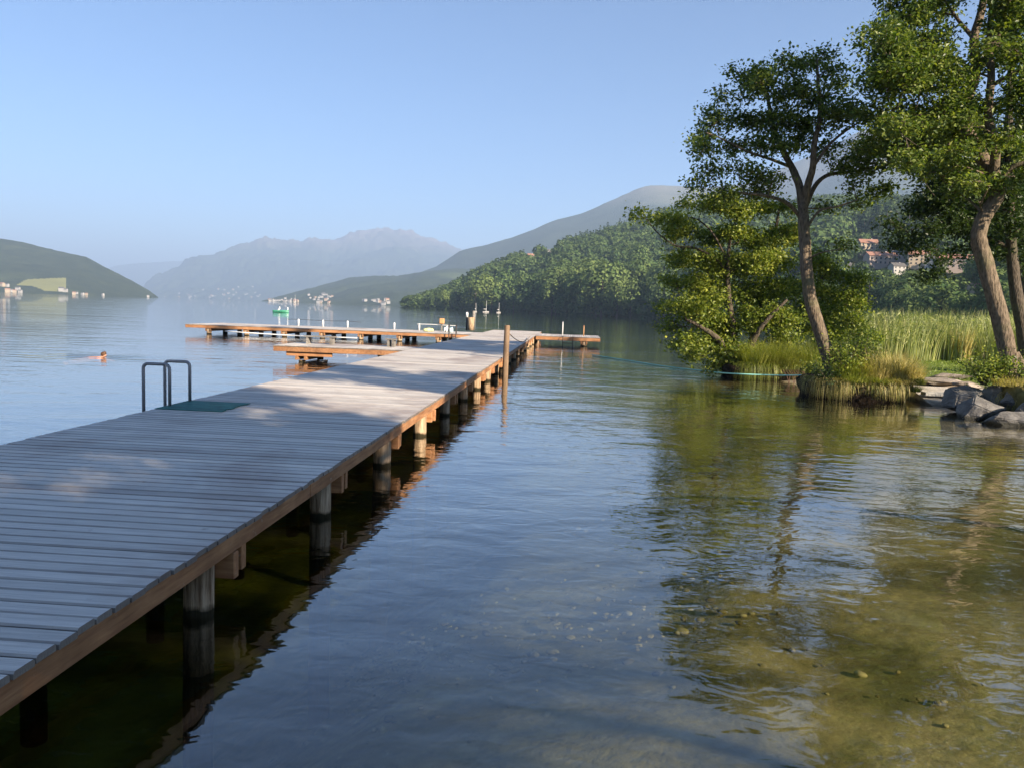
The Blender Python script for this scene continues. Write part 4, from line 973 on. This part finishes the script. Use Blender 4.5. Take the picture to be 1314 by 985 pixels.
# ------------------------------------------------------------------ hills
def fbm2(X, Y, sc, seed): return vnoise(X, Y, sc, seed, 5)
HILLS = {}
def hill(name, ridge, shore, mat, nx=120, ny=40, nz=.06, back=1.0, seed=0, prof=1.15, meadow=None, meadow_mat=None, skew=0.0, lift=0.0, zs=-4.0):
    """ridge: [(px, py, distance)], shore: [(px, distance)] - real hill body: lake side, crest, far side"""
    ridge = np.array(ridge, float); shore = np.array(shore, float)
    xs = np.linspace(ridge[0, 0], ridge[-1, 0], nx); V = []
    ry = np.interp(xs, ridge[:, 0], ridge[:, 1]); rd = np.interp(xs, ridge[:, 0], ridge[:, 2]); sdist = np.interp(xs, shore[:, 0], shore[:, 1])
    crest = np.array([tuple(at(x, y, d)) for x, y, d in zip(xs, ry, rd)])
    foot = np.array([tuple(at(x, 400 + .035 * (x - 735), d)) for x, d in zip(xs, sdist)]); foot[:, 2] = zs
    rows = []
    ts = np.linspace(0, 1, ny)
    for t_ in ts:
        p = foot * (1 - t_) + crest * t_; p[:, 2] = zs + (crest[:, 2] - zs) * t_ ** prof
        rows.append(p)
    nb = 8
    for k in range(1, nb + 1):
        u = k / nb; p = crest.copy(); dv = (crest - foot); p[:, :2] = crest[:, :2] + dv[:, :2] * u * back; p[:, 2] = crest[:, 2] * (1 - u ** 1.3) - 20 * u; rows.append(p)
    G = np.array(rows); H = np.max(crest[:, 2])
    sc = 6.0 / max(300, np.ptp(crest[:, 0]))
    w = np.concatenate([np.sin(np.pi * np.clip(ts, 0, 1)) ** .7 * .9 + .1 * ts, np.linspace(.1, 0, nb)])[:, None]
    nzv = fbm2(G[:, :, 0], G[:, :, 1], sc, seed)
    G[:, :, 2] += w * nzv * H * nz + lift * 0
    # fine crest roughness
    fine = fbm2(G[:, :, 0], G[:, :, 1], sc * 9, seed + 4); G[1:, :, 2] += fine[1:] * H * nz * (.34 if name == 'mountain_centre' else .10)
    ny2 = len(rows); i = (np.arange(ny2 - 1)[:, None] * nx + np.arange(nx - 1)).ravel(); Q = np.stack([i, i + 1, i + 1 + nx, i + nx], 1)
    me = mesh_np(name, G.reshape(-1, 3), Q); me.materials.append(mat)
    me.polygons.foreach_set('use_smooth', [True] * len(me.polygons))
    if meadow_mat:
        me.materials.append(meadow_mat)
        inv = M3.transposed(); poly = meadow
        mi = np.zeros(len(Q), np.int32)
        for f in range(len(Q)):
            c0 = inv @ (Vector(G.reshape(-1, 3)[Q[f]].mean(0)) - CAM); x = CX + F * c0.x / -c0.z; y = CY - F * c0.y / -c0.z
            ins = False; j = len(poly) - 1
            for k in range(len(poly)):
                if (poly[k][1] > y) != (poly[j][1] > y) and x < (poly[j][0] - poly[k][0]) * (y - poly[k][1]) / (poly[j][1] - poly[k][1]) + poly[k][0]: ins = not ins
                j = k
            mi[f] = ins and (f // (nx - 1)) < ny - 1
        me.polygons.foreach_set('material_index', mi)
    o = bpy.data.objects.new(name, me); COL.objects.link(o); o['kind'] = 'structure'
    HILLS[name] = (xs, ts, G[:ny]); return o
def mat_forest(name, a, b, rock=None, sc=.02, zr=(900, 1300)):
    t = NT(name); v = t.coord('Object'); n1 = t.noise(v, sc, 5, .65); n2 = t.noise(v, sc * 12, 3, .6); n3 = t.noise(v, sc * .18, 4)
    c = t.ramp(t.math('ADD', t.math('MULTIPLY', n1, .6), t.math('MULTIPLY', n2, .4)), [(.35, a), (.66, b)])
    c = t.mix(t.ramp(n3, [(.58, (0, 0, 0)), (.66, (.6, .6, .6))]), c, tuple(x * 1.6 for x in b))
    if rock:
        pz = t.n('ShaderNodeSeparateXYZ', inp={0: t.n('ShaderNodeNewGeometry').outputs['Position']}).outputs[2]
        f = t.math('ADD', pz, t.math('MULTIPLY', t.math('SUBTRACT', n3, .5), 500))
        mr = t.n('ShaderNodeMapRange', inp={0: f, 1: zr[0], 2: zr[1]}); c = t.mix(mr.outputs[0], c, rock)
    d = t.n('ShaderNodeBsdfDiffuse'); t.link(c, d.inputs[0]); t.link(t.bump(t.math('ADD', n1, n2), .25 / sc, .6), d.inputs['Normal']); t.link(d.outputs[0], t.out.inputs[0]); return t.m
F_ = mat_forest('far_forest', (.025, .038, .018), (.060, .075, .030))
hill('hill_faint', [(60, 372, 14000), (110, 352, 14000), (150, 341, 14000), (180, 338, 14000), (230, 335, 14000), (330, 330, 14000)], [(60, 11000), (330, 11000)], F_, 60, 24, .1, .6, 3)
hill('mountain_centre', [(170, 386, 8200), (195, 358, 8200), (225, 345, 8300), (250, 330, 8400), (275, 330, 8400), (300, 316, 8600), (340, 305, 8800), (355, 306, 8800), (385, 309, 9000), (400, 306, 9000), (430, 308, 9200), (460, 296, 9300), (490, 292, 9400), (520, 296, 9400), (560, 308, 9400), (590, 320, 9400), (640, 345, 9300), (720, 380, 9200)],
     [(170, 7000), (400, 6500), (720, 6000)], mat_forest('high_forest', (.025, .038, .022), (.055, .07, .032), (.20, .16, .14),   .006, (560, 900)), 260, 60, .13, .6, 11)
hill('hill_left', [(-320, 286, 2500), (-200, 292, 2500), (-100, 298, 2500), (0, 306, 2500), (30, 311, 2500), (60, 319, 2480), (90, 326, 2450), (110, 330, 2450), (140, 346, 2400), (170, 361, 2300), (190, 372, 2250), (203, 381.5, 2200)],
     [(-320, 1500), (0, 1750), (100, 1850), (203, 2150)], F_, 200, 70, .05, .8, 17, 1.0, [(20, 366), (35, 358.5), (85, 356.5), (84, 373), (60, 374), (45, 368)], simple('meadow', (.20, .20, .055), .9, .15, .01))
hill('mountain_right', [(470, 392, 3700), (500, 372, 3800), (530, 354, 3850), (560, 342, 3900), (591, 322, 3950), (625, 314, 4000), (669, 301, 4000), (700, 288, 4050), (715, 282, 4100), (746, 275, 4100), (770, 264, 4150), (793, 253, 4200), (815, 244, 4200), (832, 239, 4200), (850, 238, 4200), (870, 240, 4200), (900, 243, 4200), (960, 236, 4000), (1020, 208, 3900), (1060, 192, 3800), (1100, 170, 3700), (1160, 160, 3600), (1330, 165, 3500), (1500, 170, 3400), (1900, 250, 3000), (2400, 446, 2700)],
     [(470, 3500), (540, 3400), (700, 2400), (1500, 2000), (2400, 1700)], mat_forest('alp_forest', (.028, .042, .022), (.060, .075, .035), (.17, .165, .13), .012, (560, 720)), 260, 60, .055, .6, 23)
hill('hill_village', [(330, 388, 3000), (360, 380, 3100), (390, 372, 3200), (420, 364, 3300), (450, 356, 3300), (480, 354, 3200), (510, 354, 3100), (540, 349, 3000), (580, 345, 3000), (660, 345, 3000)],
     [(330, 2600), (420, 2300), (505, 1900), (660, 1500)], mat_forest('mid_forest', (.028, .042, .020), (.075, .095, .035), None, .02), 120, 50, .10, .7, 31)
RH_R = [(512, 402, 756), (527, 397, 778), (545, 395, 806), (575, 386, 864), (600, 373, 907), (640, 352, 965), (690, 332, 1022), (740, 316, 1080), (790, 297, 1123), (830, 287, 1152), (880, 277, 1188), (960, 277, 1224), (1060, 271, 1224), (1160, 275, 1152), (1330, 280, 1080), (1600, 268, 1008), (1900, 330, 900), (2300, 442, 800)]
RH_S = [(512, 698), (545, 638), (600, 570), (660, 540), (720, 480), (800, 420), (860, 390), (930, 345), (1000, 323), (1080, 255), (1160, 196), (1250, 162), (1330, 144), (1600, 136), (1900, 140), (2300, 140)]
hill('hill_right', RH_R, RH_S, mat_forest('near_forest_floor', (.06, .08, .025), (.12, .14, .045), None, .03), 170, 70, .055, .6, 41, .92,
     [(1170, 382), (1185, 373), (1215, 376), (1250, 388), (1230, 392), (1185, 390)], simple('hill_meadow', (.20, .21, .05), .9, .15, .02))

def hill_pos(name, px, t_):
    xs_, ts, G = HILLS[name]
    i = np.clip((px - xs_[0]) / (xs_[-1] - xs_[0]) * (len(xs_) - 1), 0, len(xs_) - 1.001); j = np.clip(t_ * (len(ts) - 1), 0, len(ts) - 1.001)
    i0, j0 = int(i), int(j); u, w = i - i0, j - j0
    return (G[j0, i0] * (1 - u) + G[j0, i0 + 1] * u) * (1 - w) + (G[j0 + 1, i0] * (1 - u) + G[j0 + 1, i0 + 1] * u) * w
INV = M3.transposed()
def to_px(p):
    c0 = INV @ (Vector(p) - CAM); return CX + F * c0.x / -c0.z, CY - F * c0.y / -c0.z, -c0.z

# ------------------------------------------------------------------ forest on the right hill
FL = [mat_far_leaf('broadleaf_far', (.062, .112, .04), (.19, .245, .08)), mat_far_leaf('conifer_far', (.028, .055, .026), (.085, .125, .048))]
def broad_template(seed, nl=15, per=46, q=.86):
    rs = np.random.default_rng(seed); C_ = []; N_ = []
    for k in range(nl):
        u = rs.normal(size=3); u /= np.linalg.norm(u); c0 = np.array([u[0] * .30, u[1] * .30, .58 + u[2] * .30]); r = rs.uniform(.13, .2)
        d = rs.normal(size=(per, 3)); d /= np.linalg.norm(d, axis=1)[:, None]
        C_.append(c0 + d * r * rs.uniform(.75, 1.1, (per, 1))); N_.append(d + np.array([u[0], u[1], u[2]]) * .5)
    V, Q = leaves_np(np.concatenate(C_), .085 * q, .2, rs, .8, np.concatenate(N_)); return V, Q
def conif_template(seed, tiers=14, per=26, q=.8):
    rs = np.random.default_rng(seed); C_ = []; N_ = []
    for k in range(tiers):
        z = .10 + .88 * k / tiers; r = .19 * (1 - k / tiers) ** .85 + .012; n = max(5, int(per * (1 - .6 * k / tiers)))
        a = rs.uniform(0, 6.28, n); rr = r * rs.uniform(.35, 1.1, n)
        C_.append(np.stack([np.cos(a) * rr, np.sin(a) * rr, z - .25 * rr + rs.uniform(-.02, .02, n)], 1)); N_.append(np.stack([np.cos(a), np.sin(a), np.full(n, .55)], 1))
    V, Q = leaves_np(np.concatenate(C_), .085 * q, .3, rs, .7, np.concatenate(N_)); return V, Q
BT = [broad_template(s) for s in (1, 2, 3, 4)]; CT = [conif_template(s) for s in (5, 6, 7)]
BTL = [broad_template(s, 9, 20, 1.5) for s in (11, 12, 13)]; CTL = [conif_template(s, 9, 12, 1.35) for s in (15, 16, 17)]
trunk_mb = lambda: MB().tube([(0, 0, -.05), (0, 0, .3), (0, 0, .7)], [.022, .017, .006], 6)
def tmpl_mesh(tp, m): me = mesh_np('crown', *tp); me.materials.append(m); return me
BM = [tmpl_mesh(t_, FL[0]) for t_ in BT]; CM = [tmpl_mesh(t_, FL[1]) for t_ in CT]
_tr = trunk_mb().build('trunk', M['bark2']); TRM = _tr.data; bpy.data.objects.remove(_tr)
cand = []
rs3 = np.random.default_rng(99)
HOUSES = [(1112, 330, 17), (1128, 345, 20), (1152, 338, 12), (1150, 354, 12), (1177, 345, 13), (1198, 347, 12), (1225, 352, 17), (1238, 384, 9), (1252, 386, 9), (1086, 352, 13), (1100, 407, 16), (1310, 390, 10), (681, 327, 10), (704, 324, 10), (607, 379, 9), (660, 384, 9)]
def hides(x, y, d, h):
    hp = h / d * F
    for hx, hy, hw in HOUSES:
        if abs(x - hx) < hw * .5 + hp * .25 and y - hp < hy - 1 and y > hy - 4: return True
    return False
def clear(px, py):
    if 1168 < px < 1252 and 371 < py < 393: return False          # meadow
    if 772 < px < 832 and 352 < py < 382 : return False             # quarry face
    return True
for k in range(15000):
    px = rs3.uniform(514, 1640); t_ = rs3.uniform(0.0, 1.02) ** 1.25
    p = hill_pos('hill_right', px, min(t_, 1)); x, y, d = to_px(p)
    if not clear(x, y): continue
    if t_ < .10 and x < 900 and rs3.uniform() < .6: continue
    if p[2] < .5 and t_ > .05: continue
    cl = mnoise.noise(Vector((p[0] * .008, p[1] * .008, 2)))
    if cl < -.26 and t_ > .10 and rs3.uniform() < .88: continue     # clearings
    con = (mnoise.noise(Vector((p[0] * .006 + 9, p[1] * .006, 5))) + .55 * (t_ - .45) + rs3.normal() * .15) > .05
    h = (rs3.uniform(11, 28) if not con else rs3.uniform(14, 30)) * (.8 if t_ < .03 else 1) 
    if d < 330: h *= .55
    if t_ > .12 and x < 900: h *= .72
    if x < 600: h *= .45 + .55 * max(0, x - 512) / 88
    if x > 1075 and 318 < y < 372: h *= .5
    if hides(x, y, d, h): continue
    cand.append((d / h, p, h, con, x, d))
cand.sort(key=lambda c_: c_[0])
for (px, t_, h, con) in ((598, .035, 23, False), (618, .01, 17, False), (560, .03, 15, False), (690, .02, 26, False), (735, .02, 34, False), (752, .0, 30, False), (768, .03, 30, False), (660, .06, 26, False), (835, .02, 28, False), (850, .06, 30, False), (645, .0, 15, False), (575, .0, 13, False), (712, .10, 30, False), (800, .2, 26, False), (632, .16, 28, False)):
    p = hill_pos('hill_right', px, t_) + np.array([.6, -.8, 0]) * 14; p[2] = max(p[2], 0); x, y, d = to_px(p); cand.append((0, p, h, con, x, d))
cand.sort(key=lambda c_: c_[0])
vis = [c_ for c_ in cand if 515 < c_[4] < 870 or 1085 < c_[4] < 1314]
things = vis[:300]; ids = set(id(c_) for c_ in things)
for k, c_ in enumerate(things):
    _, p, h, con, x, d = c_
    lab = ('slender dark conifer on the wooded hillside across the water' if con else 'rounded broadleaf tree on the wooded hillside across the water') if x < 900 else ('dark conifer on the slope behind the reed bed' if con else 'leafy tree on the slope behind the reed bed')
    o = empty('conifer_tree' if con else 'broadleaf_tree', (p[0], p[1], max(p[2], -.2)), lab, 'tree', 'trees on the slope behind the reeds' if x > 900 else 'trees on the wooded hillside', rs3.uniform(0, 6.28))
    wdt = rs3.uniform(.85, 1.2); o.scale = (h * wdt, h * wdt, h)
    for nm, me_ in (('crown', (CM if con else BM)[rs3.integers(0, 3)]), ('trunk', TRM)):
        ch = bpy.data.objects.new(nm, me_); COL.objects.link(ch); ch.parent = o
for con, nm, lab in ((False, 'broadleaf_forest', 'mass of broadleaf woodland on the hillside'), (True, 'conifer_forest', 'mass of conifer woodland on the hillside')):
    mb = MB()
    for c_ in cand:
        if id(c_) in ids or c_[3] != con: continue
        _, p, h, _c, x, d = c_
        V, Q = (CTL if con else BTL)[rs3.integers(0, 3)]
        a = rs3.uniform(0, 6.28); w = h * rs3.uniform(.85, 1.25); Rm = np.array([[math.cos(a) * w, -math.sin(a) * w, 0], [math.sin(a) * w, math.cos(a) * w, 0], [0, 0, h]])
        mb.add(V @ Rm.T + np.array([p[0], p[1], p[2]]), Q)
    o = mb.build(nm, mat_far_leaf('forest_' + ('conifer' if con else 'broadleaf'), (.028, .052, .026) if con else (.058, .104, .04), (.09, .132, .055) if con else (.18, .232, .08))); o['kind'] = 'stuff'; tag(o, lab, 'forest')
# quarry face on the right hill
mb = MB(); nx, ny = 26, 12; V = []
for j in range(ny):
    for i in range(nx):
        px = 776 + 54 * i / (nx - 1); py = 382 - 30 * j / (ny - 1) - 3 * math.sin(i * .5); q = at(px, py, 0)
        d0 = 470 + 90 * j / (ny - 1) + 26 * mnoise.fractal(Vector((i * .35, j * .5, 1)), 1, 2, 4)
        V.append(tuple(at(px, py, d0)))
i = (np.arange(ny - 1)[:, None] * nx + np.arange(nx - 1)).ravel(); mb.add(V, np.stack([i, i + 1, i + 1 + nx, i + nx], 1))
tag(mb.build('rock_face', M['cliff']), 'bare stone face in the wooded hillside above the shore', 'rock face')

# ------------------------------------------------------------------ houses
def house_mesh(w, d, h, rh, wallm, roofm, windows=True):
    o = empty('house', (0, 0, 0))
    b = MB(); V = [(-w / 2, -d / 2, -3), (w / 2, -d / 2, -3), (w / 2, d / 2, -3), (-w / 2, d / 2, -3), (-w / 2, -d / 2, h), (w / 2, -d / 2, h), (w / 2, d / 2, h), (-w / 2, d / 2, h), (-w / 2, 0, h + rh), (w / 2, 0, h + rh)]
    b.add(V, [[0, 1, 5, 4], [2, 3, 7, 6], [1, 2, 6, 5], [3, 0, 4, 7]], [[4, 8, 7], [5, 6, 9]]); b.build('wall', wallm, o)
    e = .6; k = rh / (d / 2); r = MB(); z0 = h - e * k + .12; z1 = h + rh + .12
    for s in (-1, 1):
        r.add([(-w / 2 - e, s * (d / 2 + e), z0), (w / 2 + e, s * (d / 2 + e), z0), (w / 2 + e, 0, z1), (-w / 2 - e, 0, z1), (-w / 2 - e, s * (d / 2 + e), z0 + .3), (w / 2 + e, s * (d / 2 + e), z0 + .3), (w / 2 + e, 0, z1 + .3), (-w / 2 - e, 0, z1 + .3)],
              [[0, 1, 2, 3], [4, 7, 6, 5], [0, 4, 5, 1], [0, 3, 7, 4], [1, 5, 6, 2]])
    ro = r.build('roof', roofm, o)
    if windows:
        c_ = MB(); c_.box((w * .2, .6, h + rh * .3), (w * .2 + .9, 1.5, h + rh + 1.0)); c_.build('chimney', M['house_w'], ro)
        for fl in range(int(h // 2.7)):
            for i in range(int(w // 3)):
                x = -w / 2 + (i + .5) * w / int(w // 3); z = .9 + fl * 2.7
                q = MB(); q.box((x - .55, -d / 2 - .04, z), (x + .55, -d / 2 + .02, z + 1.3)); q.build('window', M['glass'], o)
    return o
H1 = house_mesh(11, 9, 5.6, 2.6, M['house_w'], M['roof_d']); H2 = house_mesh(14, 10, 8.2, 3.0, M['house_c'], M['roof_r']); H3 = house_mesh(18, 10, 6, 2.4, M['house_p'], M['roof_r'])
D1 = house_mesh(13, 10, 7, 3, M['house_w'], M['roof_d'], False); D2 = house_mesh(13, 10, 7, 3, M['house_c'], M['roof_r'], False)
used = set()
def find_t(name, px, py):
    best = (1e9, 0)
    for t_ in np.linspace(0, 1, 160):
        x, y, d = to_px(hill_pos(name, px, t_))
        if abs(y - py) < best[0]: best = (abs(y - py), t_)
    return best[1]
def put_house(proto, name, px, py, label, group, s=1.0, rz=None, iters=3):
    x = px
    for _ in range(iters):
        t_ = find_t(name, x, py); q = hill_pos(name, x, t_); gx, gy, d = to_px(q); x += px - gx
    o = proto if id(proto) not in used else copy_tree(proto)
    used.add(id(proto))
    if name == 'hill_right': s *= .62
    o.location = (q[0], q[1], max(q[2], .6) + 2.4 * s); o.scale = (s, s, s); o.rotation_euler = (0, 0, rz if rz is not None else rng.uniform(-.5, .5))
    tag(o, label, 'house', group); return o
G_ = 'houses on the slope behind the reeds'
put_house(H2, 'hill_right', 1112, 330, 'tall cream house with red roof, highest at the left of the hillside village', G_, 1.25)
put_house(H3, 'hill_right', 1128, 345, 'long pale pink house with red roof below the tall cream house', G_, 1.2)
put_house(H1, 'hill_right', 1152, 338, 'white house with dark roof right of the long pink house', G_, 1.0)
put_house(H1, 'hill_right', 1150, 354, 'low white house with dark roof below the hillside village', G_, .8)
put_house(H2, 'hill_right', 1177, 345, 'cream house half covered by a dark hanging branch', G_, .9)
put_house(H1, 'hill_right', 1198, 347, 'white house just right of the hanging dark branch tip', G_, .9)
put_house(H3, 'hill_right', 1225, 352, 'long pink house in front of the dark conifers left of the S-bent trunk', G_, .95)
put_house(H1, 'hill_right', 1238, 384, 'white house low on the slope beside the meadow', G_, .55)
put_house(H2, 'hill_right', 1252, 386, 'cream house low on the slope next to the S-bent trunk', G_, .5)
put_house(H1, 'hill_right', 1086, 352, 'white house at the left end of the hillside village behind the green alder', G_, .9)
put_house(H3, 'hill_right', 1100, 407, 'long low pale building behind the reeds at the lake shore', G_, .45)
put_house(H1, 'hill_right', 1310, 390, 'pale house seen between two dark trunks at the right edge', G_, .6)
put_house(H2, 'hill_right', 681, 327, 'red-roofed house high on the wooded hillside', 'houses on the wooded hill', 1.1)
put_house(H1, 'hill_right', 704, 324, 'pale house with dark roof among trees high on the wooded hillside', 'houses on the wooded hill', 1.1)
put_house(H1, 'hill_right', 607, 379, 'white house low on the wooded point above the sailing boats', 'houses on the wooded hill', .9)
put_house(H1, 'hill_right', 660, 384, 'pale house half hidden in the trees low on the wooded hillside', 'houses on the wooded hill', .8)
lv = 'tiny pale house of the village under the left hill'
for k, (x, y, s) in enumerate([(3, 368, 1.2), (9, 368, 1.0), (14, 375, 1.0), (10, 379, 1.2), (23, 373, 1.1), (26, 379, .9), (19, 380, .9), (79, 374.5, 1.4), (84, 375, 1.1), (95, 379.5, .9), (98, 378, .8), (106, 380, .8), (111, 380.5, .7), (132, 381.5, .8), (190, 381.5, .8)]):
    put_house(D1 if k % 3 else D2, 'hill_left', x, y, lv, 'houses under the left hill', s * .62)
for k in range(64):
    if k < 26: x, y = rng.uniform(345, 385), rng.uniform(384, 389) if k % 3 else rng.uniform(387, 389.5)
    elif k < 50: x = rng.uniform(393, 428); y = rng.uniform(378, 391)
    else: x = rng.uniform(465, 505); y = rng.uniform(385, 393.5)
    put_house(D1 if k % 4 else D2, 'hill_village', x, y, 'tiny pale house of the far lakeside village in the middle of the picture', 'houses of the far village', rng.uniform(.38, .75), iters=2)
for k in range(44):
    put_house(D1 if k % 4 else D2, 'mountain_centre', rng.uniform(205, 335) if k < 34 else rng.uniform(260, 330), rng.uniform(377, 384) if k < 34 else rng.uniform(368, 378), 'speck of a pale house at the foot of the hazy central mountain', 'houses under the central mountain', rng.uniform(.7, 1.3), iters=1)

# ------------------------------------------------------------------ air
t = NT('valley_haze')
pv = t.n('ShaderNodeVolumePrincipled'); pv.inputs['Color'].default_value = (.48, .67, 1.0, 1); pv.inputs['Density'].default_value = .00018; pv.inputs['Anisotropy'].default_value = .04
t.link(pv.outputs[0], t.out.inputs['Volume'])
mb = MB(); mb.box((-15000, -4200, -32), (17000, 23000, 960)); o = mb.build('haze', t.m); o['kind'] = 'stuff'; tag(o, 'pale blue morning haze over the lake valley', 'haze')
